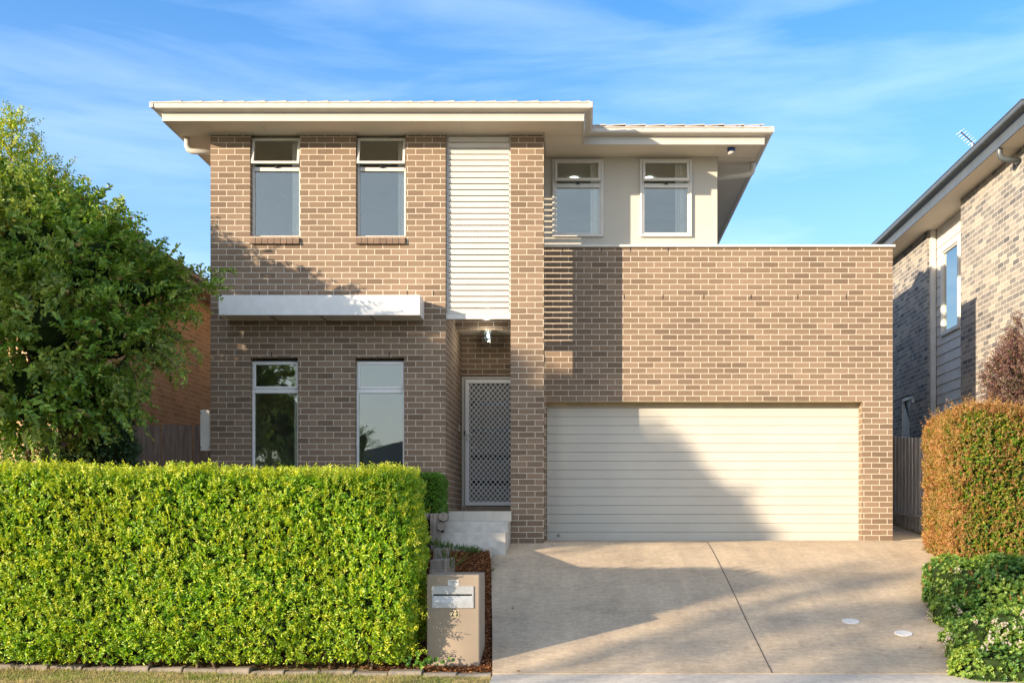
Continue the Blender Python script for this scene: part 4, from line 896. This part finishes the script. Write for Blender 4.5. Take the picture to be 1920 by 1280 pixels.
dr = u[:, None]*np.cos(ang)[..., None]+w[:, None]*np.sin(ang)[..., None]+ax[:, None]*rng.uniform(.2, 1.1, (len(bp), k, 1))
leaves('foliage', np.repeat(bp, k, 0), dr.reshape(-1, 3), np.repeat(ax, k, 0)+rng.normal(size=(len(bp)*k, 3))*.2, rng.uniform(.030, .048, len(bp)*k), rng.uniform(.014, .021, len(bp)*k), M['leaf_shrub'], sh, round_=.95, fold=.12)
fl = [(1800, 1146), (1794, 1140), (1866, 1163), (1880, 1172), (1874, 1180), (1884, 1190), (1856, 1189), (1857, 1202), (1848, 1212), (1907, 1175), (1916, 1152), (1912, 1208), (1738, 1133), (1742, 1152), (1776, 1196), (1770, 1210), (1884, 1204), (1828, 1166), (1794, 1070), (1781, 1194), (1745, 1158)]
def shrub_hit(px, py):            # where the shrub's foliage surface lies on a given bearing
    best = 99; D = np.array(P(px, py, 1))-np.array([0, CAMY, 0])
    for c, rr_ in SB:
        rr_ = np.array(rr_, float)*1.08; o = (np.array([0, CAMY, 0])-np.array(c))/rr_; dd = D/rr_; A_, B_, C_ = dd@dd, 2*o@dd, o@o-1; q_ = B_*B_-4*A_*C_
        if q_ > 0: best = min(best, (-B_-math.sqrt(q_))/(2*A_))
    return best if best < 50 else 11.6
for a, b in fl:
    fb = np.array(P(a, b, shrub_hit(a, b)-.02))[None]+rng.normal(size=(8, 3))*[.024, .018, .024]; k = 5
    dr = unit(rng.normal(size=(len(fb)*k, 3))+np.array([-.3, -1.0, .4])); leaves('flower_cluster', np.repeat(fb, k, 0), dr, rng.normal(size=dr.shape), .016, .014, M['petal'], sh, round_=1)
pp2, nv2 = blob_pts(SB[:5], 26); sel = pp2[:, 2] > -.85; pp2, nv2 = pp2[sel], nv2[sel]
spr('rust_buds', pp2+nv2*.02, nv2*.3+[0, 0, 1.0]+rng.normal(size=pp2.shape)*.2, 14, .07, .018, .008, M['bud'], sh, spread=.5)

# plum shrub
ps = thing('plum_shrub', (6.9, CAMY+15.9, -.4), 'plum-brown leaved shrub rising behind the bronze hedge at the right edge', 'shrub')
PB = [(P(1905, 720, 15.8), (.42, .5, .55)), (P(1960, 660, 16), (.55, .5, .6)), (P(1960, 760, 15.8), (.6, .5, .6)), (P(1922, 660, 16), (.28, .3, .26))]
core_blobs('twig_core', PB, .30, M['core'], ps, 6)
pp, nv = blob_pts(PB, 420)
spr('foliage', pp-nv*(rng.random(len(pp))[:, None]*.2), nv*.6+[-.1, 0, .7]+rng.normal(size=pp.shape)*.5, 12, rng.uniform(.12, .3, len(pp)), .038, .022, M['leaf_purple'], ps, spread=.75, droop=.15)
mb = MB()
for k in range(5): mb = MB(); trunk_mb(mb, (6.7+.05*k, CAMY+15.9, gz(CAMY+15.9)-.1), P(1900+20*k, 740, 15.8), .02, .012, seed=k); mb.build('stem', M['bark'], ps)

# trees at the left
def tree(name, label, base, blobs, dens, leafL, leafW, m, shoot=(.25, .55), nleaf=16, core=.42, droop=.25, trunks=1, corem=None, depth=.35, tr=.05, cat='tree'):
    t = thing(name, base, label, cat)
    if core: core_blobs('inner_twigs', blobs, core, corem or M['core'], t, 5)
    pp, nv = blob_pts(blobs, dens)
    ln = rng.uniform(*shoot, len(pp)); spr('crown', pp-nv*(rng.random(len(pp))[:, None]*depth), nv*.75+[0, 0, .45]+rng.normal(size=pp.shape)*.45, nleaf, ln, leafL, leafW, m, t, spread=.8, droop=droop, jitter=.3, out=nv, ow=.5)
    mb = MB(); rr = random.Random(len(blobs)); B0 = Vector(base)
    for k in range(trunks):
        a = B0+Vector((rr.uniform(-.25, .25), rr.uniform(-.2, .2), -.1)) if trunks > 1 else B0
        c = Vector(blobs[k % len(blobs)][0]); trunk_mb(mb, a, a.lerp(c, .95), tr, tr*.45, 9, .08, k)
    for k, (c, r) in enumerate(blobs):
        c = Vector(c); s = B0.lerp(c, .45); s.z = B0.z+(c.z-B0.z)*.5; trunk_mb(mb, s, c, tr*.5, tr*.2, 6, .06, 40+k)
    mb.build('trunk', M['bark'], t); return t
AB = [(P(60, 470, 13.5), .85), (P(160, 500, 13.2), .70), (P(255, 545, 13.3), (.55, .5, .42)), (P(318, 545, 13.5), (.32, .35, .22)), (P(90, 620, 13.0), .8), (P(205, 640, 13.2), (.62, .6, .5)), (P(262, 650, 13.4), (.30, .3, .22)),
      (P(50, 740, 13.0), .72), (P(160, 745, 13.1), (.55, .5, .42)), (P(-90, 600, 13.2), 1.1), (P(-100, 440, 13.7), 1.1), (P(120, 430, 13.6), (.5, .5, .4)), (P(205, 470, 13.5), (.36, .4, .28))]
ta = tree('crepe_myrtle', 'broad mid-green tree with arching branches reaching toward the house corner', P(60, 960, 13.2), AB, 62, .088, .052, M['leaf_tree'], nleaf=18, trunks=6, tr=.045, droop=.22)
ends = [((330, 560), (418, 508), 13.3), ((300, 500), (392, 515), 13.4), ((300, 600), (362, 590), 13.2), ((300, 620), (370, 665), 13.3), ((280, 650), (345, 700), 13.2), ((200, 430), (222, 383), 13.4), ((150, 420), (168, 348), 13.5), ((240, 500), (305, 463), 13.4), ((330, 540), (412, 540), 13.4), ((250, 700), (268, 770), 13.2), ((120, 420), (125, 360), 13.5), ((180, 450), (240, 420), 13.4), ((290, 540), (345, 500), 13.4)]
bs, axs, mbb = [], [], MB()
for (a, b, d) in ends:
    A, B = P(*a, d), P(*b, d-.15); mbb.tube([A, A.lerp(B, .5)+Vector((0, 0, .04)), B], [.012, .008, .003], 5)
    for k in range(16):
        t = k/15; c = A.lerp(B, t); dv = (B-A).normalized(); bs.append(c+Vector(rng.normal(size=3)*.02)); axs.append(dv+Vector(rng.normal(size=3)*.5))
spr('arching_shoots', np.array([v[:] for v in bs]), np.array([v[:] for v in axs]), 9, .17, .066, .036, M['leaf_tree'], ta, spread=.85, droop=.2)
mbb.build('branch', M['bark'], ta)
BBl = [(P(-20, 330, 14.4), .62), (P(20, 290, 14.4), (.36, .4, .36)), (P(25, 245, 14.4), (.20, .2, .26)), (P(70, 340, 14.4), (.36, .4, .34)), (P(-80, 380, 14.4), .8), (P(90, 390, 14.5), (.42, .4, .35))]
tb = tree('lilly_pilly_tree', 'pointed taller tree with a sunlit yellow-green top at the left edge', P(-10, 960, 14.6), BBl, 150, .050, .026, M['leaf_lit'], shoot=(.12, .28), nleaf=12, core=0, trunks=2, droop=.05, depth=.25)
CB = [(P(200, 775, 14.6), (.36, .4, .42)), (P(185, 850, 14.5), (.5, .45, .4)), (P(205, 830, 14.5), (.30, .4, .42)), (P(150, 850, 14.4), (.5, .4, .35))]
tree('dark_shrub', 'dark glossy shrub under the tree beside the tan brick wall', P(205, 960, 14.6), CB, 300, .035, .020, M['leaf_dark'], shoot=(.08, .16), nleaf=9, core=.85, trunks=2, droop=.1, depth=.12, cat='shrub')

# grass, mulch
n = 60000; x = rng.uniform(-6.4, -.85, n); d = rng.uniform(9.0, 10.5, n); Y = CAMY+d; z = np.array([gz(v) for v in Y])
lim = 10.19+.05*(-x-.9); sel = d < lim; x, Y, z, d = x[sel], Y[sel], z[sel], d[sel]; n = len(x)
hgt = rng.uniform(.014, .042, n)*(1+.5*(vnoise(np.stack([x, Y, z], 1), 5, 3) > .3))
tag(leaves('lawn', np.stack([x, Y, z], 1), rng.normal(size=(n, 3))*.55+[0, 0, 1], rng.normal(size=(n, 3))+[0, -1, 0], hgt, .0045, M['grass'], fold=.1), kind='stuff')
n = 26000; d = rng.uniform(10.3, 14.32, n); xl = np.array([dl(v) for v in d]); x = xl-.012-rng.random(n)*np.where(d < 11, .72, .9); Y = CAMY+d
z = np.array([mz(v) for v in d])+.01+rng.uniform(0, .03, n)
tag(leaves('mulch', np.stack([x, Y, z], 1), rng.normal(size=(n, 3))*[1, 1, .3], rng.normal(size=(n, 3))*.5+[0, 0, 1], rng.uniform(.02, .05, n), rng.uniform(.006, .016, n), M['chip'], fold=.35), kind='stuff')
sheet('mulch_bed', lambda d: (-2.1, dl(d)-.004), [10.34+.2*k for k in range(20)]+[14.32], .012, M['mulchbase'], zf=mz)
def tuft(c, n, h, spread, lab):
    b = np.array(c)[None]+rng.normal(size=(n, 3))*[spread, spread*.5, 0]; dv = rng.normal(size=(n, 3))*[.55, .4, .1]+[0, 0, 1]
    o = leaves('grass_tuft', b, dv, rng.normal(size=(n, 3))+[0, -1, 0], rng.uniform(.5, 1, n)*h, .008, bpy.data.materials.get('tuft_blade') or leafmat('tuft_blade', [(0, (.06, .15, .02)), (1, (.17, .28, .03))]), origin=tuple(c)); tag(o, lab, 'grass tuft')
tuft(P(1662, 1023, 16.0), 160, .07, .075, 'green grass tuft at the foot of the right garage pier')
tuft(P(885, 1036, 14.15), 70, .16, .05, 'green grass tuft in the mulch below the steps'); tuft(P(862, 1031, 14.25), 50, .13, .05, 'small grass tuft at the left side of the step footing')
tuft(P(836, 1028, 14.3), 60, .14, .06, 'grass tuft between the timber post and the steps'); tuft(P(840, 1066, 13.0), 14, .42, .03, 'long yellowing blades leaning over the timber wall')
tuft(P(916, 1072, 13.8), 30, .09, .03, 'bright weed in the mulch against the driveway edge'); tuft(P(812, 1022, 14.3), 60, .14, .07, 'grass tuft at the base of the tall timber post')
cv = P(792, 1246, 10.2); b = np.array(cv)[None]+rng.normal(size=(46, 3))*[.13, .03, .025]+[0, 0, .03]
leaves('creeper', b, rng.normal(size=b.shape)+[0, -.5, .4], rng.normal(size=b.shape)*.4+[0, -1, .6], .05, .04, M['leaf_box'], origin=tuple(cv), round_=.6); o = bpy.data.objects['creeper']; tag(o, 'broad-leaved green creeper at the foot of the hedge end', 'creeper')

# ------------------------------------------------------------------ across the street and up the street (they cast the shade and fill the reflections)
oh = thing('opposite_house', (-6, -36, -1.9), 'brick house with a dark tiled hip roof across the street, behind the camera', 'house')
mb = MB(); mb.box(-13.4, 1.4, -45.4, -35.6, -1.9, 2.4); mb.build('brick_wall', M['brick_tan'], oh); mb = MB(); hip2(mb, -14, 2, -46, -35, 2.4, 22); mb.build('tile_roof', M['tile_grey'], oh)
def far_tree(label, base, blobs, dens=9, L=.13, grp='street trees behind the camera', shoot=(.4, .9), core=.5):
    t = tree('street_tree', label, base, blobs, dens, L, L*.55, M['leaf_tree'], shoot=shoot, nleaf=14, core=core, trunks=1, tr=.16, depth=.5); t['group'] = grp; return t
def SH(X, Z, t, r):       # a crown lump t metres up-sun of the facade point (X, 0, Z)
    h = Vector((-math.sin(R(SUN_AZ)), -math.cos(R(SUN_AZ)), math.tan(R(SUN_EL)))); return (Vector((X, 0, Z))+h*t, r)

hs_ = math.tan(R(SUN_EL)); b0 = SH(-2.6, 0, 26, 1)[0]
far_tree('broad street tree up the street that shades the lower front of the house', (b0.x, b0.y, -1.7), [SH(-3.4, 1.3, 26, 1.25), SH(-2.5, 1.35, 26.5, 1.25), SH(-1.65, 1.4, 25.5, 1.1), SH(-.85, 1.1, 26, .9), SH(-.3, .8, 26, .78), SH(.3, .55, 26, .62), SH(.85, .22, 26, .45), SH(0, -.1, 26, .42), SH(-.45, -.2, 26, .36), SH(-1.7, .35, 26, .65), SH(-1.0, .15, 26, .55), SH(-1.5, 2.3, 26, .42), SH(-.85, -.5, 26, .4), SH(-1.5, -.4, 26, .6)], 22, .11, shoot=(.2, .45), core=.86)
b0 = SH(8.2, 0, 45, 1)[0]
far_tree('thin gum tree down the street whose loose crown dapples the driveway', (b0.x, b0.y, -1.8), [SH(6.1, -1.58, 45, (.75, .6, .10)), SH(5.2, -1.75, 45, (.4, .4, .06)), SH(6.9, -2.45, 44, (.8, .6, .12)), SH(7.3, -3.12, 45, (.8, .6, .07)), SH(8.5, -2.35, 46, (.8, .6, .14)), SH(9.4, -3.25, 45, (.9, .6, .09)), SH(10.0, -1.9, 44, (.7, .6, .12))], 50, .10, shoot=(.08, .2))
far_tree('bushy tree in the garden across the street', (-13.5, -30, -1.8), [((-13.5, -30, 4.4), 2.4), ((-15.2, -30, 3.0), 2.2), ((-12.3, -30.5, 3.2), 1.9), ((-13.6, -30, 1.0), 2.0), ((-11.9, -30.2, .8), 1.3), ((-12.8, -28.6, 1.0), 1.5), ((-13.6, -28, .2), 2.0), ((-11.6, -28, 0), 1.4)], 9, .14)

far_tree('slender young tree in the front garden across the street', (-8.7, -25, -1.9), [((-8.7, -25, 1.6), (.55, .55, 1.1)), ((-8.5, -25, 3.0), (.35, .35, .7)), ((-9.2, -25, 1.2), (.7, .6, .9))], 16, .10)
